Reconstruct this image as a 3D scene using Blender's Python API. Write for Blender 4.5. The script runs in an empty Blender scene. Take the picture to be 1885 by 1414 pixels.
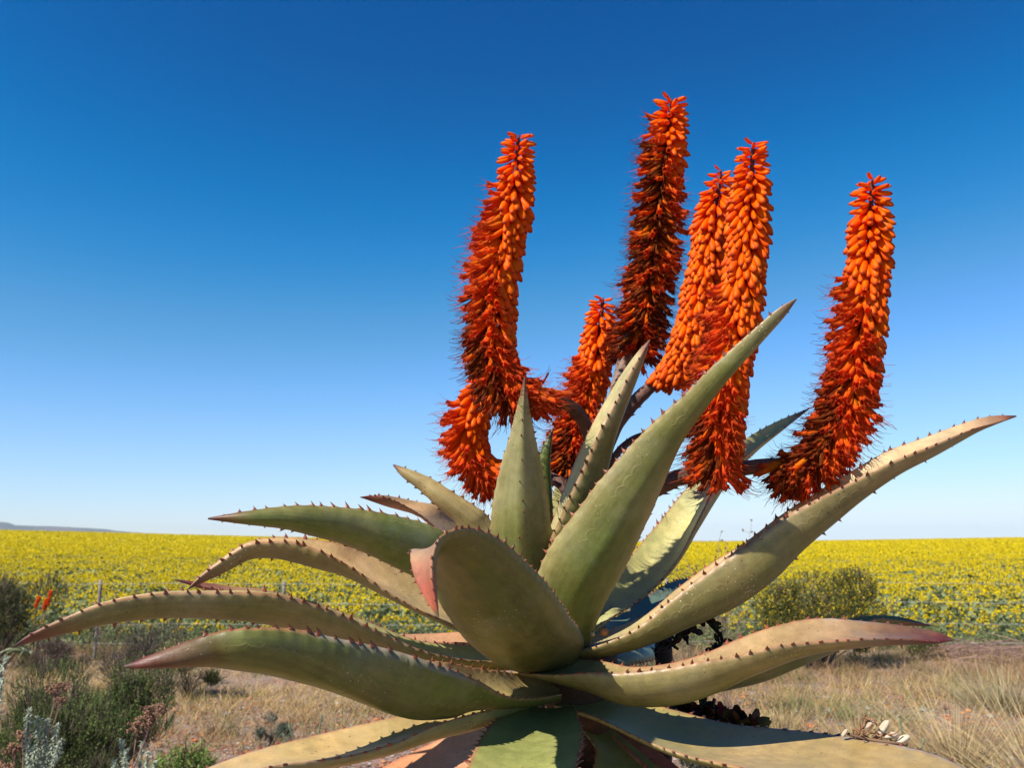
import bpy, math, random
import numpy as np
from mathutils import Vector, Matrix
random.seed(7)
RNG = np.random.default_rng(11)
scn = bpy.context.scene
C = scn.collection
PI = math.pi
R = math.radians

# ------------------------------------------------------------------ camera, sky, sun, exposure
W0, H0, F0 = 1885.0, 1414.0, 1571.0          # picture frame and focal length in its own units
PITCH = math.atan(286.0 / F0)
CAMZ = 1.75
cd = bpy.data.cameras.new('camera')
cam = bpy.data.objects.new('camera', cd)
C.objects.link(cam)
cam.location = (0, 0, CAMZ)
cam.rotation_euler = (PI / 2 + PITCH, 0, 0)
cd.sensor_width = 36.0
cd.lens = 36.0 * F0 / W0
cd.clip_start = 0.05
cd.clip_end = 20000
cd.dof.use_dof = True
cd.dof.focus_distance = 1.42
cd.dof.aperture_fstop = 9.0
scn.camera = cam

SUN_EL, SUN_AZ = R(47), R(-50)               # azimuth measured at the camera's back, minus = left
sdir = Vector((math.sin(SUN_AZ) * math.cos(SUN_EL), -math.cos(SUN_AZ) * math.cos(SUN_EL), math.sin(SUN_EL)))
wd = bpy.data.worlds.new('World')
scn.world = wd
wd.use_nodes = True
nt = wd.node_tree
nt.nodes.clear()
sky = nt.nodes.new('ShaderNodeTexSky')
sky.sky_type = 'NISHITA'
sky.sun_disc = False
sky.sun_elevation = SUN_EL
sky.sun_rotation = math.atan2(sdir.x, sdir.y)
sky.altitude = 200
sky.air_density = 1.0
sky.dust_density = 0.0
sky.ozone_density = 4.0
dim = nt.nodes.new('ShaderNodeVectorMath'); dim.operation = 'SCALE'; dim.inputs['Scale'].default_value = 0.1
cur = nt.nodes.new('ShaderNodeRGBCurve')
def set_curve(c, pts):
    c.points[0].location = pts[0]; c.points[1].location = pts[-1]
    for p_ in pts[1:-1]:
        c.points.new(*p_)
set_curve(cur.mapping.curves[0], [(0.0, 0.0000), (0.082, 0.0000), (0.118, 0.0035), (0.176, 0.0602), (0.34, 0.2168), (0.60, 0.3982), (0.735, 0.4779), (1.0, 0.5133)])
set_curve(cur.mapping.curves[1], [(0.0, 0.0000), (0.142, 0.0549), (0.211, 0.1283), (0.304, 0.2257), (0.523, 0.4159), (0.80, 0.5841), (1.0, 0.6195)])
set_curve(cur.mapping.curves[2], [(0.0, 0.0000), (0.281, 0.2124), (0.389, 0.3540), (0.514, 0.4691), (0.60, 0.6018), (0.70, 0.6461), (1.0, 0.6903)])
cur.mapping.update()
grow = nt.nodes.new('ShaderNodeVectorMath'); grow.operation = 'SCALE'; grow.inputs['Scale'].default_value = 10.0
bg = nt.nodes.new('ShaderNodeBackground')
bg.inputs['Strength'].default_value = 0.10
wo = nt.nodes.new('ShaderNodeOutputWorld')
nt.links.new(sky.outputs[0], dim.inputs[0])
nt.links.new(dim.outputs[0], cur.inputs['Color'])
nt.links.new(cur.outputs[0], grow.inputs[0])
nt.links.new(grow.outputs[0], bg.inputs[0])
nt.links.new(bg.outputs[0], wo.inputs[0])
sl = bpy.data.lights.new('sun', 'SUN')
sl.energy = 5.0
sl.angle = R(0.5)
sl.color = (1.0, 0.95, 0.86)
sun = bpy.data.objects.new('sun', sl)
C.objects.link(sun)
sun.location = sdir * 50
sun.rotation_euler = (-sdir).to_track_quat('-Z', 'Y').to_euler()
scn.view_settings.view_transform = 'Standard'
scn.view_settings.look = 'None'
scn.view_settings.exposure = 0.70
scn.view_settings.gamma = 1.0
scn.view_settings.use_curve_mapping = False
scn.render.engine = 'CYCLES'

# ------------------------------------------------------------------ helpers
CR, SR = math.cos(PITCH), math.sin(PITCH)

def P(px, py, Y):
    """point seen at (px, py) whose distance along the ground axis is Y"""
    a = (px - W0 / 2) / F0
    b = -(py - H0 / 2) / F0
    dx, dy, dz = a, CR - b * SR, SR + b * CR
    k = Y / dy
    return np.array([dx * k, Y, CAMZ + dz * k])

def G(px, py, z=0.0):
    """where the ray through (px, py) meets height z"""
    a = (px - W0 / 2) / F0
    b = -(py - H0 / 2) / F0
    dx, dy, dz = a, CR - b * SR, SR + b * CR
    k = (z - CAMZ) / dz
    return np.array([dx * k, dy * k, z])

def unit(v):
    v = np.asarray(v, float)
    return v / np.maximum(np.linalg.norm(v, axis=-1, keepdims=True), 1e-9)

def noise1(x, seed=0):
    """smooth 1-D value noise, -1..1"""
    x = np.asarray(x, float)
    i = np.floor(x).astype(int)
    f = x - i
    f = f * f * (3 - 2 * f)
    def h(n):
        v = np.sin((n + seed * 57.0) * 127.1) * 43758.5453
        return (v - np.floor(v)) * 2 - 1
    return h(i) * (1 - f) + h(i + 1) * f

def noise2(x, y, seed=0):
    x = np.asarray(x, float); y = np.asarray(y, float)
    i = np.floor(x); j = np.floor(y)
    f = x - i; g = y - j
    f = f * f * (3 - 2 * f); g = g * g * (3 - 2 * g)
    def h(a, b):
        v = np.sin(a * 127.1 + b * 311.7 + seed * 74.7) * 43758.5453
        return (v - np.floor(v)) * 2 - 1
    return (h(i, j) * (1 - f) + h(i + 1, j) * f) * (1 - g) + (h(i, j + 1) * (1 - f) + h(i + 1, j + 1) * f) * g

class Soup:
    """collects vertices, faces (arrays of one width each), vertex colours and face material slots"""
    def __init__(s):
        s.v = []; s.c = []; s.f = []; s.m = []; s.n = 0
    def add(s, v, f, col, mat=0):
        v = np.asarray(v, np.float32).reshape(-1, 3)
        f = np.asarray(f, np.int64)
        col = np.asarray(col, np.float32)
        if col.ndim == 1:
            col = np.broadcast_to(col, (len(v), 3))
        s.v.append(v); s.c.append(col); s.f.append(f + s.n); s.m.append(mat); s.n += len(v)
    def mesh(s, name, mats, smooth=True):
        me = bpy.data.meshes.new(name)
        V = np.concatenate(s.v); Cc = np.concatenate(s.c)
        loops = np.concatenate([f.ravel() for f in s.f]).astype(np.int32)
        sizes = np.concatenate([np.full(len(f), f.shape[1]) for f in s.f]).astype(np.int32)
        mi = np.concatenate([np.full(len(f), m) for f, m in zip(s.f, s.m)]).astype(np.int32)
        starts = np.concatenate([[0], np.cumsum(sizes)[:-1]]).astype(np.int32)
        me.vertices.add(len(V)); me.vertices.foreach_set('co', V.astype(np.float32).ravel())
        me.loops.add(len(loops)); me.loops.foreach_set('vertex_index', loops)
        me.polygons.add(len(sizes)); me.polygons.foreach_set('loop_start', starts)
        me.polygons.foreach_set('loop_total', sizes)
        me.polygons.foreach_set('material_index', mi)
        me.polygons.foreach_set('use_smooth', np.full(len(sizes), bool(smooth)))
        me.update(calc_edges=True)
        me.validate()
        a = me.color_attributes.new('Col', 'FLOAT_COLOR', 'POINT')
        rgba = np.ones((len(V), 4), np.float32); rgba[:, :3] = Cc
        a.data.foreach_set('color', rgba.ravel())
        for m in (mats if isinstance(mats, (list, tuple)) else [mats]):
            me.materials.append(m)
        return me
    def build(s, name, mats, parent=None, smooth=True, origin=None):
        if origin is not None:
            o3 = np.asarray(origin, np.float32)
            s.v = [v - o3 for v in s.v]
        o = bpy.data.objects.new(name, s.mesh(name, mats, smooth))
        C.objects.link(o)
        if origin is not None:
            o.location = tuple(float(q) for q in origin)
        if parent is not None:
            o.parent = parent
        return o

def tag(o, label=None, cat=None, group=None, kind=None):
    if label: o['label'] = label
    if cat: o['category'] = cat
    if group: o['group'] = group
    if kind: o['kind'] = kind
    return o

def empty(name, loc=(0, 0, 0), rz=0.0):
    o = bpy.data.objects.new(name, None)
    C.objects.link(o)
    o.location = tuple(float(q) for q in loc)
    o.rotation_euler = (0, 0, rz)
    o.empty_display_size = 0.1
    return o

def grid_faces(n, m, wrap=False):
    """quads over an n x m grid of vertices (row-major); wrap closes the m direction"""
    i = np.arange(n - 1)[:, None]
    j = np.arange(m if wrap else m - 1)[None, :]
    a = i * m + j; b = i * m + (j + 1) % m
    return np.stack([a, b, b + m, a + m], -1).reshape(-1, 4)

def spline(pts, n):
    """Catmull-Rom through rows of pts, n samples evenly spaced by length of the first three columns"""
    p = np.asarray(pts, float)
    p = np.vstack([2 * p[0] - p[1], p, 2 * p[-1] - p[-2]])
    out = []
    for i in range(1, len(p) - 2):
        t = np.linspace(0, 1, 24, endpoint=False)[:, None]
        a, b, c, d = p[i - 1], p[i], p[i + 1], p[i + 2]
        out.append(0.5 * (2 * b + (c - a) * t + (2 * a - 5 * b + 4 * c - d) * t ** 2 + (3 * b - a - 3 * c + d) * t ** 3))
    out.append(p[-2][None])
    q = np.concatenate(out)
    s = np.concatenate([[0], np.cumsum(np.linalg.norm(np.diff(q[:, :3], axis=0), axis=1))])
    t = np.linspace(0, s[-1], n)
    return np.stack([np.interp(t, s, q[:, k]) for k in range(q.shape[1])], 1), s[-1]

def tube(soup, pts, rad, col, sides=8, mat=0, cap=True, squash=1.0):
    pts = np.asarray(pts, float); n = len(pts)
    rad = np.broadcast_to(np.asarray(rad, float), (n,))
    T = unit(np.gradient(pts, axis=0))
    ref = np.array([0, 1, 0.0]) if abs(T[:, 1]).mean() < 0.8 else np.array([1, 0, 0.0])
    A = unit(np.cross(T, ref)); B = np.cross(T, A)
    th = np.linspace(0, 2 * PI, sides, endpoint=False)
    v = pts[:, None] + rad[:, None, None] * (np.cos(th)[None, :, None] * A[:, None] + squash * np.sin(th)[None, :, None] * B[:, None])
    col = np.asarray(col, float)
    if col.ndim == 2:
        col = np.repeat(col, sides, 0)
    soup.add(v.reshape(-1, 3), grid_faces(n, sides, True), col, mat)
    if cap:
        base = soup.n - n * sides
        for row in (0, n - 1):
            soup.f.append(np.array([[base + row * sides + k for k in (range(sides) if row else range(sides - 1, -1, -1))]]))
            soup.m.append(mat)

def instance(soup, tv, tf, tc, M, pos, cols=None, mat=0):
    """tv (n,3) template verts, M (m,3,3) column frames (scaled), pos (m,3), cols (m,3) multipliers"""
    m, n = len(pos), len(tv)
    v = np.einsum('mij,nj->mni', M, tv) + pos[:, None]
    f = (np.asarray(tf)[None] + (np.arange(m) * n)[:, None, None]).reshape(-1, np.asarray(tf).shape[1])
    c = np.broadcast_to(tc[None], (m, n, 3))
    if cols is not None:
        c = c * cols[:, None]
    soup.add(v.reshape(-1, 3), f, c.reshape(-1, 3), mat)

def frames(d, up):
    """matrices whose columns are x, y, z with z = d and x as near up as it can be"""
    z = unit(d)
    up = np.broadcast_to(np.asarray(up, float), z.shape)
    y = unit(np.cross(z, up))
    x = np.cross(y, z)
    return np.stack([x, y, z], -1)

# ------------------------------------------------------------------ materials
def mat_new(name):
    m = bpy.data.materials.new(name)
    m.use_nodes = True
    m.node_tree.nodes.clear()
    return m, m.node_tree

def N(nt_, t, **kw):
    n = nt_.nodes.new(t)
    for k, v in kw.items():
        if hasattr(n, k) and k not in n.inputs:
            setattr(n, k, v)
        else:
            n.inputs[k].default_value = v
    return n

def mixc(nt_, a, b, fac, mode='MIX'):
    n = nt_.nodes.new('ShaderNodeMix')
    n.data_type = 'RGBA'; n.blend_type = mode
    for sock, val in ((n.inputs[0], fac), (n.inputs[6], a), (n.inputs[7], b)):
        if hasattr(val, 'links') or isinstance(val, bpy.types.NodeSocket):
            nt_.links.new(val, sock)
        else:
            sock.default_value = val if not isinstance(val, tuple) else (*val, 1)[:4]
    return n.outputs[2]

def ramp(nt_, src, stops):
    r = nt_.nodes.new('ShaderNodeValToRGB')
    e = r.color_ramp.elements
    e[0].position, e[0].color = stops[0][0], (*stops[0][1], 1) if isinstance(stops[0][1], tuple) else (stops[0][1],) * 3 + (1,)
    e[1].position, e[1].color = stops[-1][0], (*stops[-1][1], 1) if isinstance(stops[-1][1], tuple) else (stops[-1][1],) * 3 + (1,)
    for p_, c_ in stops[1:-1]:
        x = e.new(p_); x.color = (*c_, 1) if isinstance(c_, tuple) else (c_,) * 3 + (1,)
    nt_.links.new(src, r.inputs[0])
    return r.outputs[0]

def vcol_material(name, rough=0.7, trans=0.0, noise_scale=40.0, noise_amt=0.25, spec=0.3, bump=0.0, bump_scale=200.0, coat=0.0):
    m, t = mat_new(name)
    at = N(t, 'ShaderNodeAttribute', attribute_name='Col')
    tc = N(t, 'ShaderNodeTexCoord')
    nz = N(t, 'ShaderNodeTexNoise', Scale=noise_scale, Detail=4.0)
    t.links.new(tc.outputs['Object'], nz.inputs['Vector'])
    fac = ramp(t, nz.outputs[0], [(0.25, 1 - noise_amt), (0.75, 1 + 0.0)])
    colr = mixc(t, at.outputs['Color'], fac, 1.0, 'MULTIPLY')
    b = N(t, 'ShaderNodeBsdfPrincipled', Roughness=rough)
    b.inputs['Specular IOR Level'].default_value = spec
    if coat:
        b.inputs['Coat Weight'].default_value = coat
        b.inputs['Coat Roughness'].default_value = 0.25
    t.links.new(colr, b.inputs['Base Color'])
    if bump:
        nb = N(t, 'ShaderNodeTexNoise', Scale=bump_scale, Detail=3.0)
        t.links.new(tc.outputs['Object'], nb.inputs['Vector'])
        bp = N(t, 'ShaderNodeBump', Strength=bump, Distance=0.002)
        t.links.new(nb.outputs[0], bp.inputs['Height'])
        t.links.new(bp.outputs[0], b.inputs['Normal'])
    out = N(t, 'ShaderNodeOutputMaterial')
    if trans:
        tr = N(t, 'ShaderNodeBsdfTranslucent')
        t.links.new(colr, tr.inputs['Color'])
        mx = N(t, 'ShaderNodeMixShader')
        mx.inputs[0].default_value = trans
        t.links.new(b.outputs[0], mx.inputs[1]); t.links.new(tr.outputs[0], mx.inputs[2])
        t.links.new(mx.outputs[0], out.inputs[0])
    else:
        t.links.new(b.outputs[0], out.inputs[0])
    return m

def leaf_material():
    m, t = mat_new('aloe_leaf')
    at = N(t, 'ShaderNodeAttribute', attribute_name='Col')
    tc = N(t, 'ShaderNodeTexCoord')
    O = tc.outputs['Object']
    def noise(scale, detail=3.0, rough=0.55):
        n = N(t, 'ShaderNodeTexNoise', Scale=scale, Detail=detail, Roughness=rough)
        t.links.new(O, n.inputs['Vector'])
        return n.outputs[0]
    broad = noise(9.0, 4.0)
    c1 = mixc(t, at.outputs['Color'], (0.34, 0.245, 0.10), ramp(t, broad, [(0.48, 0.0), (0.74, 0.35)]))
    mid = noise(45.0, 4.0, 0.65)
    c2 = mixc(t, c1, ramp(t, mid, [(0.3, 0.78), (0.7, 1.12)]), 1.0, 'MULTIPLY')
    fine = noise(600.0, 2.0)
    c3 = mixc(t, c2, ramp(t, fine, [(0.3, 0.86), (0.7, 1.10)]), 1.0, 'MULTIPLY')
    # brown freckles
    vo = N(t, 'ShaderNodeTexVoronoi', Scale=95.0)
    t.links.new(O, vo.inputs['Vector'])
    th = noise(14.0, 2.0)
    lt = N(t, 'ShaderNodeMath', operation='MULTIPLY_ADD'); lt.inputs[1].default_value = 0.62; lt.inputs[2].default_value = -0.21
    t.links.new(th, lt.inputs[0])
    df = N(t, 'ShaderNodeMath', operation='SUBTRACT'); t.links.new(lt.outputs[0], df.inputs[0]); t.links.new(vo.outputs['Distance'], df.inputs[1])
    spot = ramp(t, df.outputs[0], [(0.0, 0.0), (0.05, 0.75)])
    c4 = mixc(t, c3, (0.10, 0.045, 0.025), spot)
    # pale flecks of dried sap
    vo2 = N(t, 'ShaderNodeTexVoronoi', Scale=150.0)
    t.links.new(O, vo2.inputs['Vector'])
    th2 = noise(7.0, 2.0)
    lt2 = N(t, 'ShaderNodeMath', operation='MULTIPLY_ADD'); lt2.inputs[1].default_value = 0.55; lt2.inputs[2].default_value = -0.235
    t.links.new(th2, lt2.inputs[0])
    df2 = N(t, 'ShaderNodeMath', operation='SUBTRACT'); t.links.new(lt2.outputs[0], df2.inputs[0]); t.links.new(vo2.outputs['Distance'], df2.inputs[1])
    c5 = mixc(t, c4, (0.75, 0.70, 0.58), ramp(t, df2.outputs[0], [(0.0, 0.0), (0.03, 0.85)]))
    la = N(t, 'ShaderNodeAttribute', attribute_name='Leaf')
    mp = N(t, 'ShaderNodeVectorMath', operation='MULTIPLY'); mp.inputs[1].default_value = (9.0, 0.22, 1.0)
    t.links.new(la.outputs['Vector'], mp.inputs[0])
    ns = N(t, 'ShaderNodeTexNoise', Scale=1.0, Detail=5.0, Roughness=0.65)
    t.links.new(mp.outputs[0], ns.inputs['Vector'])
    c5 = mixc(t, c5, ramp(t, ns.outputs[0], [(0.3, (0.78, 0.82, 0.74)), (0.7, (1.16, 1.10, 1.08))]), 1.0, 'MULTIPLY')
    sc_ = noise(26.0, 5.0, 0.7)
    c5 = mixc(t, c5, (0.21, 0.105, 0.06), ramp(t, sc_, [(0.665, 0.0), (0.70, 0.65)]))
    c5 = mixc(t, c5, (0.27, 0.09, 0.05), ramp(t, noise(17.0, 6.0, 0.75), [(0.62, 0.0), (0.75, 0.30)]))
    c5 = mixc(t, c5, (0.42, 0.40, 0.30), ramp(t, noise(5.5, 6.0, 0.7), [(0.50, 0.0), (0.78, 0.28)]))
    sp = N(t, 'ShaderNodeSeparateXYZ')
    t.links.new(la.outputs['Vector'], sp.inputs[0])
    def M(op, a, b_=None, c_=None):
        n_ = N(t, 'ShaderNodeMath', operation=op)
        for i_, q_ in enumerate((a, b_, c_)):
            if q_ is None: continue
            if isinstance(q_, (int, float)): n_.inputs[i_].default_value = q_
            else: t.links.new(q_, n_.inputs[i_])
        return n_.outputs[0]
    fr = M('FRACT', sp.outputs[1])
    f2 = M('MULTIPLY_ADD', fr, 2.0, -1.0)
    bow = M('SUBTRACT', 1.0, M('POWER', M('ABSOLUTE', f2), 2.4))
    pos_ = M('MULTIPLY_ADD', bow, 0.075, sp.outputs[2])
    dist = M('ABSOLUTE', M('SUBTRACT', M('MULTIPLY_ADD', broad, 0.06, sp.outputs[0]), M('ADD', pos_, 0.03)))
    line = ramp(t, dist, [(0.0, 1.0), (0.014, 0.75), (0.034, 0.0)])
    line = M('MULTIPLY', line, ramp(t, noise(16.0, 2.0), [(0.42, 0.0), (0.56, 1.0)]))
    c5 = mixc(t, c5, (0.50, 0.40, 0.22), M('MULTIPLY', line, 0.09))
    b = N(t, 'ShaderNodeBsdfPrincipled', Roughness=0.5)
    b.inputs['Specular IOR Level'].default_value = 0.42
    b.inputs['Subsurface Weight'].default_value = 0.06
    b.inputs['Subsurface Radius'].default_value = (0.012, 0.010, 0.004)
    t.links.new(c5, b.inputs['Base Color'])
    t.links.new(ramp(t, mid, [(0.3, 0.36), (0.7, 0.54)]), b.inputs['Roughness'])
    bp = N(t, 'ShaderNodeBump', Strength=0.35, Distance=0.0016)
    ad = N(t, 'ShaderNodeMath', operation='ADD'); t.links.new(mid, ad.inputs[0])
    fm = N(t, 'ShaderNodeMath', operation='MULTIPLY'); fm.inputs[1].default_value = 0.25; t.links.new(fine, fm.inputs[0])
    t.links.new(fm.outputs[0], ad.inputs[1]); t.links.new(M('MULTIPLY_ADD', line, 0.6, ad.outputs[0]), bp.inputs['Height'])
    t.links.new(bp.outputs[0], b.inputs['Normal'])
    out = N(t, 'ShaderNodeOutputMaterial')
    t.links.new(b.outputs[0], out.inputs[0])
    return m

M_LEAF = leaf_material()
M_THORN = vcol_material('thorn_horn', rough=0.38, spec=0.5, noise_scale=300, noise_amt=0.2)
M_BUD = vcol_material('flower_bud_skin', rough=0.42, trans=0.36, spec=0.12, noise_scale=260, noise_amt=0.16)
M_FLOWER = vcol_material('open_flower_tissue', rough=0.5, trans=0.46, spec=0.08, noise_scale=260, noise_amt=0.25)
M_STALK = vcol_material('flower_stalk_bark', rough=0.7, spec=0.3, noise_scale=70, noise_amt=0.55, bump=0.8, bump_scale=160)
M_PLANT = vcol_material('plant_foliage', rough=0.65, trans=0.22, spec=0.25, noise_scale=3.0, noise_amt=0.2)
M_DRY = vcol_material('dry_grass', rough=0.75, trans=0.22, spec=0.2, noise_scale=5.0, noise_amt=0.25)
M_PETAL = vcol_material('canola_petal', rough=0.6, trans=0.35, spec=0.2, noise_scale=2.0, noise_amt=0.08)
M_WOOD = vcol_material('weathered_wood', rough=0.85, spec=0.2, noise_scale=30, noise_amt=0.45, bump=0.6, bump_scale=90)
M_STONE = vcol_material('stone', rough=0.85, spec=0.2, noise_scale=25, noise_amt=0.4, bump=0.5, bump_scale=80)
M_DEAD = vcol_material('dead_leaf_crust', rough=0.8, spec=0.25, noise_scale=60, noise_amt=0.5, bump=0.9, bump_scale=120)

# ------------------------------------------------------------------ the setting
_b = np.linspace(-0.9, 0.9, 61)
_top = np.interp(_b * F0 + W0 / 2, [-400, 0, 400, 760, 1100, 1400, 1885, 2300], [970, 975, 986, 994, 998, 997, 989, 985])
_top = np.convolve(np.pad(_top, 4, 'edge'), np.ones(9) / 9, 'valid')
CREST = 250.0
CANOPY = 0.62

def gz(x, y):
    """ground height: level at the road side, the field rises to a crest and drops beyond it"""
    x = np.asarray(x, float); y = np.asarray(y, float)
    hor = 993.0
    b = np.clip(x / np.maximum(np.abs(y), 1.0), -0.9, 0.9)
    hc = CAMZ - CANOPY + (hor - np.interp(b, _b, _top)) / F0 * CREST
    s = np.clip((y - 16) / (CREST - 16), 0, 1)
    s = s ** 1.25
    far = np.clip((y - CREST) / 400, 0, 1)
    z = hc * s * (1 - far) - 14 * far * far * (3 - 2 * far)
    near = np.clip((y - 2) / 6, 0, 1) * np.clip((30 - y) / 14, 0, 1)
    return z + 0.05 * noise2(x * 0.5, y * 0.5, 3) * near + 0.012 * noise2(x * 3.1, y * 3.1, 5) * near

def ground_material():
    m, t = mat_new('red_gravel_and_dry_soil')
    tc = N(t, 'ShaderNodeTexCoord')
    O = tc.outputs['Object']
    def noise(scale, detail=5.0, rough=0.6):
        n = N(t, 'ShaderNodeTexNoise', Scale=scale, Detail=detail, Roughness=rough)
        t.links.new(O, n.inputs['Vector'])
        return n.outputs[0]
    a = noise(0.9)
    base = mixc(t, (0.27, 0.15, 0.095), (0.25, 0.085, 0.05), ramp(t, a, [(0.40, 0.0), (0.62, 1.0)]))
    g = noise(2.3)
    base = mixc(t, base, (0.27, 0.235, 0.21), ramp(t, g, [(0.48, 0.0), (0.66, 0.8)]))
    vo = N(t, 'ShaderNodeTexVoronoi', Scale=34.0)
    t.links.new(O, vo.inputs['Vector'])
    peb = ramp(t, vo.outputs['Color'], [(0.0, (0.42, 0.13, 0.05)), (0.45, (0.24, 0.19, 0.17)), (1.0, (0.36, 0.30, 0.26))])
    base = mixc(t, base, peb, 0.55)
    base = mixc(t, base, ramp(t, noise(60.0), [(0.3, 0.7), (0.7, 1.15)]), 1.0, 'MULTIPLY')
    at = N(t, 'ShaderNodeAttribute', attribute_name='Col')
    sep = N(t, 'ShaderNodeSeparateColor')
    t.links.new(at.outputs['Color'], sep.inputs[0])
    base = mixc(t, base, (0.30, 0.24, 0.12), sep.outputs[0])      # straw litter
    base = mixc(t, base, (0.07, 0.085, 0.035), sep.outputs[1])    # soil under the crop
    b = N(t, 'ShaderNodeBsdfPrincipled', Roughness=0.95)
    b.inputs['Specular IOR Level'].default_value = 0.1
    t.links.new(base, b.inputs['Base Color'])
    bp = N(t, 'ShaderNodeBump', Strength=0.6, Distance=0.02)
    t.links.new(vo.outputs['Distance'], bp.inputs['Height'])
    t.links.new(bp.outputs[0], b.inputs['Normal'])
    out = N(t, 'ShaderNodeOutputMaterial')
    t.links.new(b.outputs[0], out.inputs[0])
    return m

M_GROUND = ground_material()

def make_ground():
    ys = np.concatenate([-np.geomspace(60, 2, 12), np.linspace(-1.5, 20, 170), np.geomspace(20.3, CREST * 1.02, 90), np.geomspace(CREST * 1.06, 9000, 40)])
    u = np.linspace(-1, 1, 201)
    X = np.sign(u)[None] * (np.abs(u)[None] ** 1.6) * (np.maximum(np.abs(ys)[:, None], 7) * 1.5 + 6)
    Y = np.broadcast_to(ys[:, None], X.shape)
    Z = gz(X, Y)
    s = Soup()
    straw = np.clip(0.55 + 0.9 * noise2(X * 0.45, Y * 0.8, 8), 0, 1) * np.clip((Y - 7.0) / 3, 0.15, 1)
    crop = np.clip((Y - 13.5) / 1.2, 0, 1)
    far = np.clip((Y - CREST * 1.5) / 300, 0, 1)
    col = np.stack([straw * (1 - crop) * 0.35, crop * (1 - 0.6 * far), crop * 0], -1)
    s.add(np.stack([X, Y, Z], -1).reshape(-1, 3), grid_faces(len(ys), 201), col.reshape(-1, 3))
    s.build('ground', M_GROUND)
    bpy.data.objects['ground']['kind'] = 'structure'

make_ground()

def make_mountain():
    m, t = mat_new('far_mountain_rock')
    tc = N(t, 'ShaderNodeTexCoord')
    nz = N(t, 'ShaderNodeTexNoise', Scale=0.004, Detail=6.0)
    t.links.new(tc.outputs['Object'], nz.inputs['Vector'])
    b = N(t, 'ShaderNodeBsdfPrincipled', Roughness=0.95)
    t.links.new(ramp(t, nz.outputs[0], [(0.35, (0.040, 0.055, 0.050)), (0.7, (0.10, 0.085, 0.075))]), b.inputs['Base Color'])
    o = N(t, 'ShaderNodeOutputMaterial')
    t.links.new(b.outputs[0], o.inputs[0])
    px = np.linspace(-2000, 400, 220)
    py = np.interp(px, [-2000, -1700, -1400, -900, -500, -200, 0, 14, 26, 45, 80, 120, 190, 215, 260, 320, 400], [994, 985, 968, 958, 953, 957, 961.5, 962, 967, 968, 969, 970.5, 974, 977.5, 981, 985.5, 992])
    py = py + 0.35 * noise1(px / 9, 4)
    D0 = 5200.0
    rows = []
    for d, k in ((-900, 0.0), (-520, 0.35), (-180, 0.8), (0, 1.0), (500, 0.95), (1200, 0.0)):
        top = np.array([P(a, b_, D0) for a, b_ in zip(px, py)])
        z = -20 + (top[:, 2] + 20) * k + 2.5 * noise1(px / 15 + d, 2) * (0 < k < 1)
        rows.append(np.stack([top[:, 0] * (1 + d / D0), np.full(len(px), D0 + d), z], -1))
    s = Soup()
    s.add(np.stack(rows).reshape(-1, 3), grid_faces(len(rows), len(px)), (0.1, 0.1, 0.1))
    s.build('mountain_ridge', m)['kind'] = 'structure'

make_mountain()

# ------------------------------------------------------------------ the aloe
aloe = empty('aloe_plant', (0.10, 1.60, 0.0))
tag(aloe, 'large thorny aloe with grey green leaves and seven tall orange red flower spikes', 'aloe')
AO = np.array([0.10, 1.60, 0.0])

def local(o):
    """parts are modelled in world space; shift them under the aloe"""
    o.parent = aloe
    o.location = (0, 0, 0)

# one thorn: base on the margin, point along +z and hooked towards +x (the leaf tip)
def thorn_template():
    rows = [(0.0, 1.0, 0.0), (0.22, 0.62, 0.03), (0.55, 0.30, 0.13), (0.82, 0.13, 0.25), (1.0, 0.015, 0.36)]
    th = np.linspace(0, 2 * PI, 6, endpoint=False)
    v = []; c = []
    for z, r, off in rows:
        for a in th:
            v.append((off + 0.52 * r * math.cos(a), 0.23 * r * math.sin(a), z - (0.18 if z == 0 else 0)))
            k = z
            c.append((0.24 * (1 - k) + 0.05 * k, 0.065 * (1 - k) + 0.014 * k, 0.03 * (1 - k) + 0.012 * k))
    return np.array(v), grid_faces(len(rows), 6, True), np.array(c)

TV, TF, TC = thorn_template()
thorn_meshes = []
for k_ in range(3):
    s_ = Soup()
    s_.add(TV * (1, 1, (0.9, 1.0, 1.12)[k_]), TF, TC * (0.85, 1.0, 1.25)[k_])
    thorn_meshes.append(s_.mesh('thorn', M_THORN))

GREEN = (0.112, 0.148, 0.026)
OLIVE = (0.126, 0.138, 0.029)
TAN = (0.345, 0.262, 0.112)
ROSY = (0.37, 0.195, 0.105)
APRICOT = (0.56, 0.37, 0.17)
LEMON = (0.46, 0.42, 0.17)
LIME = (0.22, 0.25, 0.06)
BLUEG = (0.10, 0.15, 0.12)
PALE = (0.50, 0.36, 0.19)
SHOW = []      # (size in view, world point) of every thorn, so that the largest 300 become parts

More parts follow.
